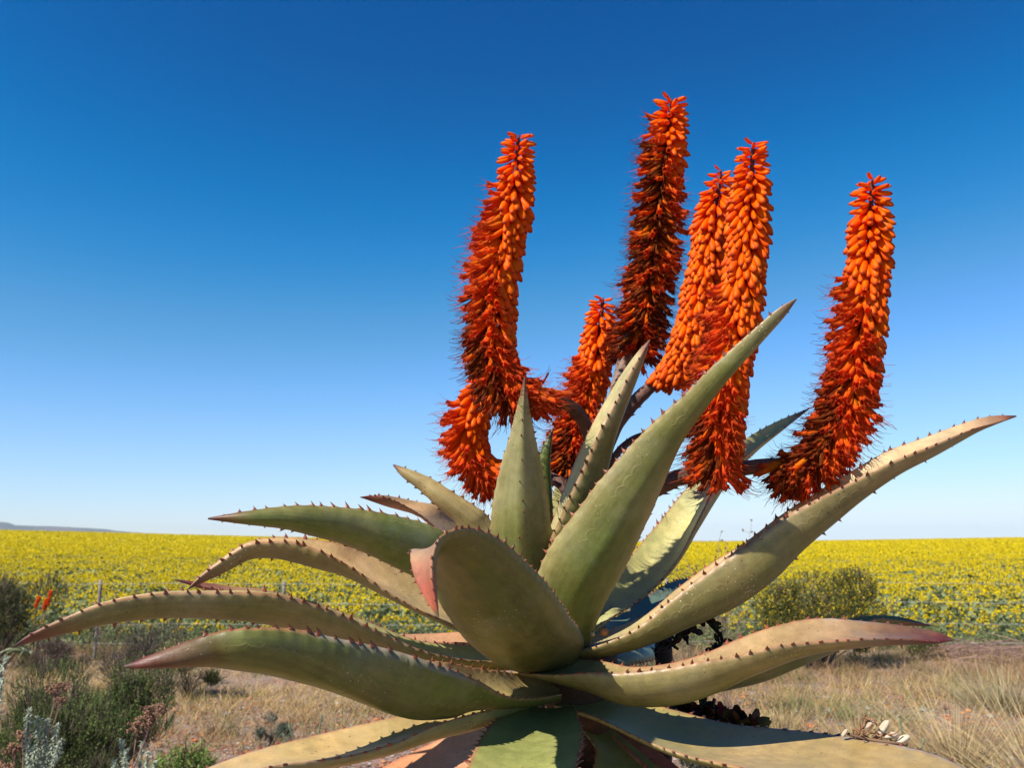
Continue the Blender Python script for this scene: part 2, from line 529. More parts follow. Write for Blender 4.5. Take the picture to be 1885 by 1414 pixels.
def leaf(ctrl, under=GREEN, edge=TAN, over=PALE, tip=(0.12, 0.010, 0.012), tipfrom=0.90, keel=0.0, spines=0, keelrow=(1, 1),
         pitch=0.021, tooth=0.0078, thin=0.42, seed=1, label=None, N_=None, scallop=0.0016, rosy=0.5, whorl=0.0, toothless=None, base_tooth=0.45, cork=None, imprint=None):
    """ctrl rows base to tip: ax, ay, aY, bx, by, bY, belly px; a one-entry last row is the tip.
    A and B are the two margins; the outer face bulges from their chord by the belly, the inner face is a channel."""
    rows = []
    for r in ctrl:
        if len(r) == 3:
            p = P(*r)
            prev = rows[-1]
            w = unit(prev[3:6] - prev[0:3]) * 0.0014
            rows.append(np.concatenate([p - w, p + w, [0.0014]]))
        else:
            ax, ay, aY, bx, by, bY, be = r
            rows.append(np.concatenate([P(ax, ay, aY), P(bx, by, bY), [be * 0.5 * (aY + bY) / F0]]))
    rows = np.array(rows)
    mid = 0.5 * (rows[:, 0:3] + rows[:, 3:6])
    pk = np.concatenate([mid, rows], 1)
    _, L = spline(pk, 10)
    nT = max(4, int(L / pitch))
    per = 6
    n = nT * per + 1
    q, L = spline(pk, n)
    A, B, be = q[:, 3:6], q[:, 6:9], q[:, 9]
    c = 0.5 * (A + B)
    w = np.linalg.norm(B - A, axis=1)
    T = unit(np.gradient(c, axis=0))
    for _ in range(3):
        T = unit(T + np.vstack([T[:1], T[:-1]]) + np.vstack([T[1:], T[-1:]]))
    S = unit((B - A) - (np.sum((B - A) * T, 1)[:, None]) * T)
    Sx = unit(B - A)
    Nn = unit(np.cross(S, T))
    t = np.linspace(0, 1, n)
    # belly = channel depth + thickness
    th = be * thin * (1 + 0.9 * t ** 6) ; th = np.minimum(th, be * 0.95)
    ch = be - th
    nu = 21
    u = np.sin(np.linspace(-PI / 2, PI / 2, nu))
    ph = (t * nT) % 1.0
    cusp = np.abs(2 * ph - 1) ** 1.6                      # 1 at a tooth, 0 midway
    sc = scallop * (cusp - 0.5) * np.clip((1 - t) * 6, 0, 1) * np.clip(w / 0.06, 0.3, 1.2)
    wob = 1 + 0.02 * noise1(t * 7, seed) + 0.012 * noise1(t * 19, seed + 3)
    half0 = 0.5 * w * wob
    half = half0 + sc
    bu = be * (1 + 0.05 * noise1(t * 6, seed + 9))
    V = []; K = []
    lam_lo = (1 - keel) * np.sqrt(np.clip(1 - u ** 2, 0, 1)) + keel * (1 - np.abs(u) ** 1.15)
    for i in range(nu):                                   # outer face A -> B
        V.append(c + Sx * (half0 * u[i] + sc * np.sign(u[i]) * abs(u[i]) ** 30)[:, None] - Nn * (bu * lam_lo[i])[:, None])
        K.append((0, math.asin(min(1, abs(u[i]))) / (PI / 2), math.asin(max(-1, min(1, u[i]))) / (PI / 2)))
    ui = u[::-1][1:-1]
    for i in range(len(ui)):                              # inner face B -> A
        V.append(c + Sx * (half0 * ui[i] * 0.985 + sc * np.sign(ui[i]) * abs(ui[i]) ** 12)[:, None] - Nn * (ch * (1 - ui[i] ** 2) - 0.0022 * np.clip(w / 0.05, 0, 1) * (1 - ui[i] ** 8))[:, None] * 1.0)
        K.append((1, abs(ui[i]), ui[i]))
    V = np.stack(V, 1)
    m = V.shape[1]
    # colours
    under, edge, over, tip = map(np.array, (under, edge, over, tip))
    tt = t[:, None, None]
    side = np.array([k[0] for k in K])[None, :, None]
    au = np.array([k[1] for k in K])[None, :, None]
    patch = noise2(tt * 5 + seed * 3.3, au * 1.5 + side * 4, seed) * 0.5 + 0.5
    low = under * (1 - 0.0) + (edge - under) * np.clip(0.13 * tt + 0.42 * (patch - 0.5) + (0.55 + 0.30 * tt) * au ** 1.9, 0, 1)
    up = over + (under * 1.25 - over) * np.clip(0.55 - 1.3 * tt + 0.35 * (patch - 0.5), 0, 0.6)
    col = low * (1 - side) + up * side
    rd = np.array((0.36, 0.12, 0.075))
    col = col + (rd - col) * (np.clip((au - 0.925) / 0.05, 0, 1) * (0.45 + 0.4 * tt) )
    col = col + (np.array(ROSY) - col) * np.clip((tt - 0.5) * 1.2, 0, 0.7) * rosy * np.clip(side + 0.15 + 0.85 * au ** 1.5, 0, 1)
    if cork:
        t0_, t1_, sg_ = cork
        us = np.array([k_[2] for k_ in K])[None, :, None] * sg_
        inr = np.clip((tt - t0_) / 0.03, 0, 1) * np.clip((t1_ - tt) / 0.03, 0, 1)
        edge_ = 0.93 + 0.03 * noise2(tt * 60, tt * 0 + seed, 6)
        col = col + (np.array((0.27, 0.22, 0.19)) * (0.8 + 0.4 * patch) - col) * inr * np.clip((us - edge_) / 0.03, 0, 1)
    k = np.clip((tt - tipfrom) / (1.0 - tipfrom), 0, 1) ** 0.8
    col = col + (tip - col) * k
    col = col + (np.array((0.07, 0.035, 0.022)) - col) * np.clip((tt - 0.982) / 0.01, 0, 1)
    s = Soup()
    fac = grid_faces(n, m, True)
    s.add((V - AO).reshape(-1, 3), fac[:, ::-1], np.broadcast_to(col, (n, m, 3)).reshape(-1, 3))
    s.f.append(np.array([[k_ for k_ in range(m)]])); s.m.append(0)
    ob = s.build('leaf', M_LEAF)
    if imprint is None:
        imprint = (-0.72, 0.66, -0.6, 0.7)[seed % 4]
    at_ = ob.data.attributes.new('Leaf', 'FLOAT_VECTOR', 'POINT')
    lf = np.zeros((n, m, 3), np.float32)
    lf[:, :, 0] = np.array([k_[2] if k_[0] == 0 else -5 * np.sign(imprint) for k_ in K])[None]
    lf[:, :, 1] = (t * nT)[:, None]
    lf[:, :, 2] = imprint + 0.05 * noise1(t * 4, seed)[:, None]
    at_.data.foreach_set('vector', lf.ravel())
    local(ob)
    if label: ob['label'] = label
    # thorns
    rs = np.random.default_rng(seed + 100)
    pos = []; dr = []; xd = []; sz = []
    for j in range(1, nT):
        for sg in (-1, 1):
            i = int(np.clip(round((j + 0.12 * rs.normal()) * per), 1, n - 2))
            if rs.random() < 0.03: continue
            E = c[i] + Sx[i] * half[i] * sg
            d = unit(Sx[i] * sg + Nn[i] * min(2.2, (1.9 * ch[i] + 0.35 * be[i]) / (half[i] + 1e-4)) + T[i] * 0.08 + rs.normal(0, 0.12, 3))
            pos.append(E); dr.append(d); xd.append(T[i])
            f_ = np.interp(t[i], [0, 0.25, 0.6, 0.9, 1], [base_tooth, 0.8, 1.0, 0.8, 0.3])
            sz.append(tooth * f_ * rs.uniform(0.6, 1.3))
    if spines:
        for j in range(spines):
            tt_ = keelrow[0] + (keelrow[1] - keelrow[0]) * (j + rs.uniform(0.2, 0.8)) / spines
            i = int(tt_ * (n - 1))
            uu = rs.uniform(-0.12, 0.12) if keelrow[0] < 1 else 0
            p_ = c[i] + Sx[i] * half[i] * uu - Nn[i] * bu[i] * 0.995
            pos.append(p_); dr.append(unit(-Nn[i] + T[i] * 0.1)); xd.append(T[i]); sz.append(tooth * rs.uniform(0.55, 1.0))
    pos = np.array(pos); dr = np.array(dr); xd = np.array(xd); sz = np.array(sz)
    SHOW.append((ob, pos, dr, xd, sz))
    return ob

# left side: A is the near margin, B the far one
leaf([(985, 1218, 1.50, 960, 1190, 1.60, 26), (870, 1216, 1.42, 860, 1188, 1.53, 30), (779, 1198, 1.36, 772, 1180, 1.46, 36),
      (700, 1163, 1.32, 690, 1150, 1.41, 44), (605, 1122, 1.27, 600, 1116, 1.35, 54), (505, 1094, 1.22, 502, 1090, 1.29, 55),
      (400, 1090, 1.18, 400, 1087, 1.24, 48), (300, 1092, 1.15, 300, 1089, 1.20, 45), (200, 1108, 1.12, 200, 1106, 1.16, 40),
      (120, 1138, 1.10, 120, 1137, 1.13, 30), (60, 1167, 1.09, 60, 1166, 1.11, 17), (22, 1192, 1.09)],
     under=OLIVE, edge=(0.285, 0.235, 0.09), over=LEMON, seed=1, spines=16, keelrow=(0.3, 0.97), rosy=0.3, thin=0.5, label='very long leaf reaching farthest to the left')
leaf([(1035, 1278, 1.42, 1030, 1250, 1.55, 22), (985, 1286, 1.35, 980, 1246, 1.50, 30), (930, 1281, 1.28, 930, 1237, 1.42, 48),
      (873, 1249, 1.22, 880, 1230, 1.36, 82), (795, 1220, 1.16, 800, 1217, 1.28, 104), (717, 1196, 1.12, 716, 1215, 1.25, 100),
      (621, 1175, 1.07, 615, 1216, 1.18, 78), (540, 1157, 1.04, 535, 1226, 1.12, 60), (460, 1156, 1.01, 455, 1222, 1.06, 44),
      (394, 1165, 1.00, 390, 1219, 1.03, 34), (330, 1186, 0.99, 325, 1226, 1.0, 26), (270, 1209, 0.98, 268, 1229, 0.985, 15), (228, 1228, 0.98)],
     under=OLIVE, edge=OLIVE, over=APRICOT, seed=2, cork=(0.34, 0.72, -1), rosy=0.1, tipfrom=0.84, thin=0.45, label='broad lower left leaf with its green underside turned to the viewer')
leaf([(940, 1200, 1.55, 960, 1150, 1.62, 25), (832, 1152, 1.48, 850, 1095, 1.60, 22), (737, 1105, 1.44, 760, 1058, 1.56, 24),
      (656, 1051, 1.42, 682, 1018, 1.52, 36), (605, 1021, 1.40, 625, 1001, 1.48, 42), (546, 999, 1.39, 560, 991, 1.45, 40),
      (496, 997, 1.38, 502, 990, 1.43, 33), (450, 1005, 1.37, 452, 1000, 1.41, 29), (400, 1038, 1.36, 400, 1034, 1.385, 23), (368, 1062, 1.355, 368, 1059, 1.37, 15), (345, 1085, 1.35)],
     under=OLIVE, edge=TAN, over=APRICOT, seed=3, spines=9, keelrow=(0.45, 0.95), rosy=0.45, label='arching left leaf with pale channel')
leaf([(985, 1120, 1.58, 960, 1180, 1.62, 26), (880, 1020, 1.48, 860, 1115, 1.53, 32), (800, 970, 1.42, 790, 1078, 1.46, 36),
      (736, 951, 1.38, 730, 1045, 1.42, 36), (652, 936, 1.34, 650, 1008, 1.37, 30), (572, 930, 1.30, 566, 984, 1.32, 26),
      (520, 932, 1.28, 520, 974, 1.29, 21), (460, 940, 1.26, 455, 966, 1.265, 14), (383, 955, 1.25)],
     under=GREEN, edge=OLIVE, over=TAN, seed=4, rosy=0.5, label='upper left leaf pointing straight out above the yellow field')
leaf([(930, 1090, 1.75, 940, 1060, 1.85, 18), (798, 968, 1.66, 850, 970, 1.78, 14), (767, 944, 1.64, 812, 934, 1.74, 16), (735, 926, 1.62, 765, 923, 1.70, 18),
      (705, 914, 1.60, 715, 913, 1.65, 17), (685, 912, 1.60, 688, 912, 1.62, 12), (663, 915, 1.60)],
     under=ROSY, edge=ROSY, over=APRICOT, seed=5, tooth=0.007, pitch=0.017, rosy=1.0, tipfrom=0.8)
leaf([(985, 1070, 1.64, 900, 1090, 1.64, 16), (905, 960, 1.62, 858, 1000, 1.62, 20), (885, 938, 1.61, 836, 962, 1.61, 20), (835, 906, 1.60, 797, 927, 1.60, 18),
      (795, 881, 1.60, 768, 900, 1.60, 14), (751, 863, 1.60, 740, 878, 1.60, 9), (724, 856, 1.60)],
     under=TAN, edge=TAN, over=TAN, seed=6, rosy=0.15, keel=0.3, tooth=0.007, tipfrom=0.93)
# front upright, abaxial to the viewer: A right, B left
leaf([(1050, 1160, 1.52, 950, 1160, 1.52, 30), (1030, 1060, 1.48, 905, 1060, 1.48, 34), (1016, 970, 1.44, 902, 965, 1.44, 34), (1004, 890, 1.42, 914, 888, 1.42, 30),
      (987, 812, 1.40, 936, 808, 1.40, 22), (974, 745, 1.385, 953, 742, 1.385, 12), (966, 696, 1.38)],
     under=(0.155, 0.165, 0.045), edge=TAN, over=TAN, seed=7, keel=0.85, spines=9, keelrow=(0.25, 0.9), rosy=0.35, tipfrom=0.9, tooth=0.006, label='upright pointed leaf with a ridge of thorns down its middle')
leaf([(1010, 1150, 1.60, 1060, 1160, 1.50, 30), (998, 1030, 1.52, 1010, 1030, 1.44, 50), (1020, 950, 1.50, 1030, 955, 1.42, 60), (1057, 853, 1.48, 1073, 862, 1.40, 54),
      (1089, 783, 1.46, 1106, 790, 1.38, 42), (1123, 722, 1.45, 1139, 728, 1.39, 32), (1150, 680, 1.44, 1163, 681, 1.40, 24), (1175, 646, 1.43, 1182, 650, 1.41, 14), (1196, 625, 1.42)],
     under=GREEN, edge=TAN, over=(0.42, 0.38, 0.18), seed=8, rosy=0.4, tooth=0.007, tipfrom=0.93, thin=0.62)
leaf([(1085, 1185, 1.52, 1000, 1180, 1.50, 30), (1112, 1115, 1.47, 984, 1092, 1.45, 40), (1147, 1050, 1.44, 1006, 1018, 1.41, 46), (1182, 980, 1.42, 1063, 936, 1.38, 44),
      (1215, 905, 1.39, 1120, 864, 1.35, 40), (1252, 815, 1.35, 1195, 784, 1.31, 34), (1300, 745, 1.31, 1259, 726, 1.28, 28), (1346, 690, 1.27, 1315, 670, 1.25, 22),
      (1412, 617, 1.24, 1394, 600, 1.22, 14), (1444, 583, 1.22, 1432, 568, 1.21, 8), (1466, 550, 1.20)],
     under=GREEN, edge=TAN, over=TAN, seed=9, imprint=0.32, rosy=0.35, keel=0.35, tipfrom=0.94, label='thickest upright leaf crossing in front of the flower spikes')
# the leaf that comes at the viewer and curls down
leaf([(1070, 1165, 1.47, 1010, 1225, 1.50, 30), (1053, 1140, 1.36, 930, 1222, 1.42, 40), (1020, 1088, 1.24, 868, 1185, 1.33, 46),
      (962, 1028, 1.15, 825, 1130, 1.25, 46), (905, 983, 1.09, 797, 1070, 1.21, 42), (852, 971, 1.04, 772, 1022, 1.16, 36), (813, 986, 1.01, 757, 1012, 1.10, 28),
      (797, 1020, 0.99, 755, 1032, 1.05, 24), (794, 1060, 0.975, 764, 1068, 1.02, 20), (799, 1100, 0.97, 784, 1105, 0.99, 13), (806, 1137, 0.97)],
     under=(0.098, 0.098, 0.024), edge=OLIVE, over=ROSY, seed=10, rosy=0.5, tipfrom=0.86, tip=(0.34, 0.015, 0.015), pitch=0.017, tooth=0.0065, label='broad front leaf curling down to a red tip')  # outer face colour darkened to deepen the shade on this leaf
# right side: A far, B near
leaf([(1050, 1180, 1.58, 1040, 1205, 1.48, 15), (1125, 1158, 1.55, 1110, 1186, 1.44, 32), (1190, 1130, 1.53, 1175, 1155, 1.42, 44), (1245, 1085, 1.52, 1232, 1106, 1.41, 64),
      (1305, 1040, 1.51, 1300, 1053, 1.41, 80), (1372, 998, 1.50, 1367, 1006, 1.41, 80), (1434, 951, 1.49, 1431, 959, 1.41, 72), (1495, 911, 1.48, 1500, 921, 1.41, 62),
      (1560, 872, 1.46, 1570, 886, 1.41, 50), (1630, 832, 1.45, 1645, 849, 1.40, 40), (1700, 806, 1.44, 1715, 821, 1.40, 31), (1777, 778, 1.43, 1785, 792, 1.41, 22),
      (1825, 766, 1.425, 1832, 779, 1.415, 13), (1871, 766, 1.42)],
     under=OLIVE, edge=TAN, over=PALE, seed=11, spines=8, keelrow=(0.45, 0.97), rosy=0.45, thin=0.6, label='long leaf rising to the right edge of the plant')
leaf([(990, 1205, 1.55, 945, 1238, 1.45, 12), (1050, 1212, 1.50, 1015, 1243, 1.38, 28), (1107, 1217, 1.46, 1085, 1239, 1.33, 48), (1165, 1228, 1.42, 1148, 1238, 1.30, 60),
      (1235, 1221, 1.40, 1228, 1229, 1.28, 66), (1300, 1202, 1.38, 1295, 1217, 1.27, 64), (1370, 1172, 1.37, 1362, 1206, 1.27, 55), (1442, 1149, 1.37, 1440, 1188, 1.27, 46),
      (1510, 1139, 1.37, 1513, 1181, 1.28, 36), (1600, 1145, 1.37, 1600, 1176, 1.29, 28), (1670, 1153, 1.37, 1665, 1178, 1.31, 20), (1725, 1164, 1.36, 1722, 1182, 1.33, 10), (1757, 1178, 1.34)],
     under=OLIVE, edge=TAN, over=(0.33, 0.215, 0.105), seed=12, cork=(0.70, 0.86, -1), spines=7, keelrow=(0.6, 0.97), rosy=0.75, tipfrom=0.74, tip=(0.085, 0.006, 0.010), thin=0.5, label='lower right leaf with scarred rosy face and dark red tip')
leaf([(1100, 1232, 1.62, 1080, 1262, 1.56, 20), (1250, 1232, 1.62, 1240, 1262, 1.56, 34), (1370, 1208, 1.62, 1365, 1242, 1.56, 38), (1460, 1178, 1.62, 1460, 1206, 1.56, 36),
      (1545, 1145, 1.62, 1545, 1163, 1.57, 36), (1604, 1134, 1.62, 1604, 1141, 1.58, 20), (1655, 1136, 1.62, 1652, 1142, 1.59, 14), (1715, 1152, 1.60)],
     under=GREEN, edge=OLIVE, over=OLIVE, seed=13, rosy=0.3, tooth=0.006)
leaf([(1050, 1165, 1.58, 1070, 1180, 1.54, 18), (1112, 1095, 1.68, 1120, 1140, 1.60, 20), (1148, 1040, 1.76, 1168, 1112, 1.68, 26), (1175, 1005, 1.80, 1210, 1078, 1.72, 30),
      (1209, 966, 1.83, 1252, 1024, 1.75, 34), (1233, 936, 1.86, 1280, 968, 1.78, 34), (1267, 895, 1.90, 1314, 903, 1.82, 34), (1320, 845, 1.93, 1345, 864, 1.88, 30),
      (1380, 803, 1.96, 1395, 822, 1.93, 24), (1430, 776, 1.98, 1438, 792, 1.96, 14), (1490, 752, 2.0)],
     under=GREEN, edge=TAN, over=LEMON, seed=14, rosy=0.3, thin=0.5, label='back right leaf with pale yellow inner face behind the stalks')
leaf([(1085, 1160, 1.62, 1105, 1182, 1.56, 14), (1140, 1133, 1.75, 1180, 1165, 1.65, 16), (1190, 1098, 1.85, 1245, 1130, 1.75, 18), (1235, 1072, 1.93, 1300, 1100, 1.83, 20),
      (1275, 1066, 1.98, 1330, 1090, 1.92, 18), (1315, 1082, 2.0, 1345, 1100, 1.97, 12), (1340, 1110, 2.02)],
     under=BLUEG, edge=BLUEG, over=BLUEG, seed=15, rosy=0.1, pitch=0.013, tooth=0.008)
# drooping lower ring
leaf([(985, 1290, 1.44, 985, 1262, 1.53, 20), (880, 1312, 1.30, 875, 1296, 1.41, 34), (801, 1336, 1.21, 800, 1312, 1.33, 34), (735, 1365, 1.16, 725, 1321, 1.28, 36), (666, 1387, 1.12, 650, 1337, 1.24, 34),
      (594, 1400, 1.08, 570, 1356, 1.20, 34), (508, 1411, 1.05, 490, 1376, 1.17, 34), (440, 1425, 1.03, 420, 1399, 1.13, 32), (370, 1450, 1.01, 350, 1432, 1.09, 26), (300, 1495, 1.0, 290, 1488, 1.05, 18), (240, 1550, 1.0)],
     under=LIME, edge=TAN, over=(0.48, 0.33, 0.13), seed=16, rosy=0.4, label='drooping apricot leaf at the lower left')
leaf([(1000, 1300, 1.52, 940, 1290, 1.56, 16), (930, 1372, 1.42, 852, 1342, 1.52, 20), (860, 1432, 1.36, 762, 1384, 1.48, 24), (780, 1500, 1.30, 660, 1440, 1.42, 24), (690, 1570, 1.26, 590, 1520, 1.36, 20), (540, 1640, 1.24)],
     under=TAN, edge=ROSY, over=(0.60, 0.26, 0.13), seed=17, rosy=0.8)
leaf([(1058, 1300, 1.46, 960, 1295, 1.48, 15), (1073, 1350, 1.28, 905, 1332, 1.32, 25), (1067, 1392, 1.16, 868, 1390, 1.18, 30), (1052, 1460, 1.07, 845, 1460, 1.08, 30),
      (1022, 1540, 1.02, 850, 1540, 1.02, 28), (985, 1640, 1.0, 880, 1640, 1.0, 22), (930, 1760, 1.0)],
     under=OLIVE, edge=LIME, over=(0.26, 0.27, 0.085), seed=18, rosy=0.0, pitch=0.018, label='bright green leaf hanging towards the viewer at the bottom')
leaf([(1060, 1268, 1.58, 1020, 1298, 1.48, 15), (1150, 1284, 1.52, 1098, 1322, 1.40, 20), (1250, 1310, 1.48, 1180, 1360, 1.32, 24), (1340, 1332, 1.44, 1262, 1393, 1.25, 26), (1440, 1343, 1.40, 1360, 1414, 1.18, 28),
      (1536, 1354, 1.36, 1470, 1440, 1.14, 28), (1640, 1370, 1.32, 1590, 1460, 1.12, 28), (1730, 1393, 1.28, 1700, 1475, 1.12, 26), (1810, 1435, 1.24, 1790, 1490, 1.14, 20), (1870, 1480, 1.2, 1855, 1510, 1.15, 14), (1920, 1540, 1.17)],
     under=LIME, edge=TAN, over=(0.36, 0.25, 0.095), seed=19, cork=(0.60, 0.97, -1), rosy=0.4, label='huge lower right leaf with a dark shadow across its channel')
leaf([(1105, 1325, 1.54, 1045, 1315, 1.54, 14), (1180, 1385, 1.48, 1094, 1372, 1.46, 18), (1240, 1440, 1.42, 1092, 1425, 1.40, 22), (1290, 1520, 1.36, 1110, 1510, 1.34, 22), (1250, 1680, 1.28)],
     under=LIME, edge=LIME, over=(0.20, 0.22, 0.06), seed=20, rosy=0.5)
leaf([(1150, 1330, 1.58, 1090, 1322, 1.56, 14), (1232, 1400, 1.50, 1148, 1375, 1.48, 16), (1320, 1470, 1.44, 1215, 1440, 1.42, 18), (1400, 1560, 1.40, 1300, 1540, 1.38, 16), (1440, 1680, 1.36)],
     under=ROSY, edge=ROSY, over=(0.38, 0.10, 0.06), seed=26, rosy=0.6)
leaf([(960, 1330, 1.60, 900, 1320, 1.60, 14), (880, 1400, 1.52, 800, 1380, 1.55, 16), (800, 1480, 1.48, 730, 1450, 1.5, 16), (700, 1600, 1.44)],
     under=LIME, edge=TAN, over=(0.30, 0.12, 0.06), seed=27, rosy=0.5)
# inner and back leaves
leaf([(1025, 1060, 1.62, 975, 1060, 1.62, 14), (1016, 900, 1.62, 984, 900, 1.62, 14), (1014, 838, 1.61, 994, 836, 1.61, 9), (1018, 788, 1.61)],
     under=GREEN, edge=GREEN, over=GREEN, seed=21, tooth=0.005, rosy=0)
leaf([(1005, 1060, 1.66, 962, 1060, 1.66, 14), (1000, 900, 1.65, 975, 900, 1.65, 12), (990, 845, 1.64, 979, 845, 1.64, 7), (984, 806, 1.64)],
     under=GREEN, edge=GREEN, over=GREEN, seed=22, tooth=0.005, rosy=0)
leaf([(1000, 1090, 1.70, 1065, 1090, 1.70, 16), (1008, 980, 1.78, 1064, 980, 1.78, 16), (1018, 910, 1.84, 1060, 910, 1.84, 12), (1030, 865, 1.88, 1052, 865, 1.88, 8), (1042, 835, 1.90)],
     under=GREEN, edge=TAN, over=LEMON, seed=23, tooth=0.006, rosy=0.1)
leaf([(900, 1185, 1.64, 920, 1160, 1.72, 24), (700, 1176, 1.60, 705, 1166, 1.68, 20), (600, 1140, 1.56, 600, 1124, 1.63, 22), (500, 1102, 1.53, 500, 1089, 1.58, 20), (427, 1088, 1.51, 430, 1080, 1.55, 16), (374, 1079, 1.50, 376, 1073, 1.52, 9), (321, 1067, 1.49)],
     under=ROSY, edge=ROSY, over=ROSY, seed=24, rosy=1.0, tipfrom=0.8, tooth=0.006)
leaf([(1090, 1240, 1.62, 1010, 1240, 1.62, 16), (1180, 1222, 1.8, 1120, 1200, 1.85, 22), (1230, 1212, 2.0, 1170, 1190, 2.05, 22), (1240, 1222, 2.2, 1200, 1200, 2.22, 12), (1240, 1240, 2.35)],
     under=BLUEG, edge=GREEN, over=OLIVE, seed=25, rosy=0.1)

# thorns: the largest in view are parts of their leaf, the rest of each leaf one joined part
allsz = []
for li, (ob, pos, dr, xd, sz) in enumerate(SHOW):
    for k_ in range(len(pos)):
        d = pos[k_]
        b_ = d[1] * CR + (d[2] - CAMZ) * SR
        px_, py_ = W0 / 2 + F0 * d[0] / b_, H0 / 2 - F0 * (-(d[1]) * SR + (d[2] - CAMZ) * CR) / b_
        inview = -5 < px_ < W0 + 5 and -5 < py_ < H0 + 5
        front = ob.get('label') is not None
        allsz.append((sz[k_] / d[1] * (1.5 if front else 1) if inview else 0, li, k_))
allsz.sort(reverse=True)
single = set((li, k_) for _, li, k_ in allsz[:300])
for li, (ob, pos, dr, xd, sz) in enumerate(SHOW):
    Y_ = unit(np.cross(dr, xd)); X_ = np.cross(Y_, dr)
    M3 = np.stack([X_, Y_, dr], -1) * sz[:, None, None]
    rest = []
    for k_ in range(len(pos)):
        if (li, k_) in single:
            o = bpy.data.objects.new('thorn', thorn_meshes[k_ % 3])
            C.objects.link(o)
            o.parent = ob
            m4 = np.eye(4); m4[:3, :3] = M3[k_]; m4[:3, 3] = pos[k_] - AO
            o.matrix_local = Matrix(m4.tolist())
        else:
            rest.append(k_)
    if rest:
        s = Soup()
        instance(s, TV, TF, TC, M3[rest], pos[rest] - AO, np.random.default_rng(li).uniform(0.8, 1.25, (len(rest), 1)) * np.ones((1, 3)))
        o = s.build('small_thorns', M_THORN, ob)
        o['kind'] = 'stuff'

# ---- flower templates
def bud_template(bend=0.10, fat=1.0):
    z = np.array([0, 0.05, 0.16, 0.32, 0.52, 0.70, 0.84, 0.93, 0.98, 1.0])
    r = np.array([0.35, 0.52, 0.78, 0.96, 1.04, 1.0, 0.84, 0.58, 0.32, 0.05]) * 0.142 * fat
    th = np.linspace(0, 2 * PI, 9, endpoint=False)
    v = []; c = []
    for zi, ri in zip(z, r):
        for k_, a in enumerate(th):
            rr = ri * (1 + 0.05 * (1 if k_ % 3 == 0 else -0.5))
            v.append((rr * math.cos(a) + bend * (zi * zi - 0.4 * zi), rr * math.sin(a), zi))
            orange = np.array((1.0, 0.125, 0.001)); base = np.array((0.98, 0.018, 0.001)); gold = np.array((1.0, 0.26, 0.002)); tipc = np.array((0.36, 0.05, 0.02))  # bud's own red to orange, with gold highlights and red gap shade painted in
            q = base + (orange - base) * min(1, zi / 0.55)
            q = q + (gold - q) * (0.5 if k_ % 3 == 0 else 0.12) * (1 if 0.25 < zi < 0.85 else 0.2)
            q = q + (tipc - q) * (0.0 if zi < 0.90 else min(1, (zi - 0.90) / 0.07))
            c.append(q)
    return np.array(v), grid_faces(len(z), 9, True), np.array(c)

def open_template(dark=0.0, sd=0):
    """a tube open at the mouth with flared segment tips and protruding filaments, length 1 to the mouth"""
    rr_ = np.random.default_rng(sd)
    z = np.array([0, 0.08, 0.3, 0.6, 0.82, 0.95, 1.04])
    r = np.array([0.5, 0.75, 0.98, 0.90, 0.80, 0.92, 1.15]) * 0.106
    th = np.linspace(0, 2 * PI, 8, endpoint=False)
    v = []; c = []
    for i, (zi, ri) in enumerate(zip(z, r)):
        for k_, a in enumerate(th):
            zz = zi + (0.06 if (i == 6 and k_ % 2 == 0) else (-0.07 if i == 6 else 0))
            v.append((ri * math.cos(a) + 0.16 * (zi * zi - 0.3 * zi), ri * math.sin(a), zz))
            q = np.array((1.0, 0.25, 0.003)) * (1 - zi ** 1.6) + np.array((1.0, 0.095, 0.006)) * zi ** 1.6
            q = q + (np.array((0.30, 0.05, 0.035)) - q) * max(0, (zi - 0.85) * 3)
            q = q * (1 - 0.75 * dark) + np.array((0.16, 0.045, 0.02)) * 0.75 * dark
            c.append(np.clip(q, 0.01, 1))
    v = np.array(v); c = np.array(c); f = grid_faces(len(z), 8, True)
    for k_ in range(3):
        a = k_ * 2 * PI / 3 + rr_.uniform(0, 1)
        L = rr_.uniform(0.22, 0.52)
        p0 = np.array((0.11 + 0.05 * math.cos(a), 0.05 * math.sin(a), 0.92))
        p1 = p0 + np.array((0.07 + 0.09 * math.cos(a), 0.10 * math.sin(a), 0.08 + L * 0.55))
        p2 = p1 + np.array((0.13 + 0.08 * math.cos(a) * rr_.uniform(-1, 2), 0.12 * math.sin(a) + rr_.uniform(-.05, .05), L * 0.45))
        rad = 0.0095
        n0 = len(v)
        pts = []
        for p_, w_ in ((p0, 1), (p1, 0.9), (p2, 0.75)):
            for b_ in range(3):
                an = b_ * 2 * PI / 3
                pts.append(p_ + rad * w_ * np.array((math.cos(an), math.sin(an), 0)))
        v = np.vstack([v, pts])
        cc = np.array([(0.95, 0.18, 0.02)] * 3 + [(0.85, 0.11, 0.03)] * 3 + [(0.30, 0.045, 0.02)] * 3)
        c = np.vstack([c, cc * (1 - 0.65 * dark)])
        f = np.vstack([f, grid_faces(3, 3, True) + n0])
    return v, f, c

def withered_template(sd=0):
    """shrivelled tube with a tangle of dark dry filaments"""
    v, f, c = open_template(1.0, sd)
    v = v.copy()
    v[:56, :2] = (v[:56, :2] - np.array((0.05, 0))) * 0.72 + np.array((0.05, 0))
    return v, f, c * 0.8

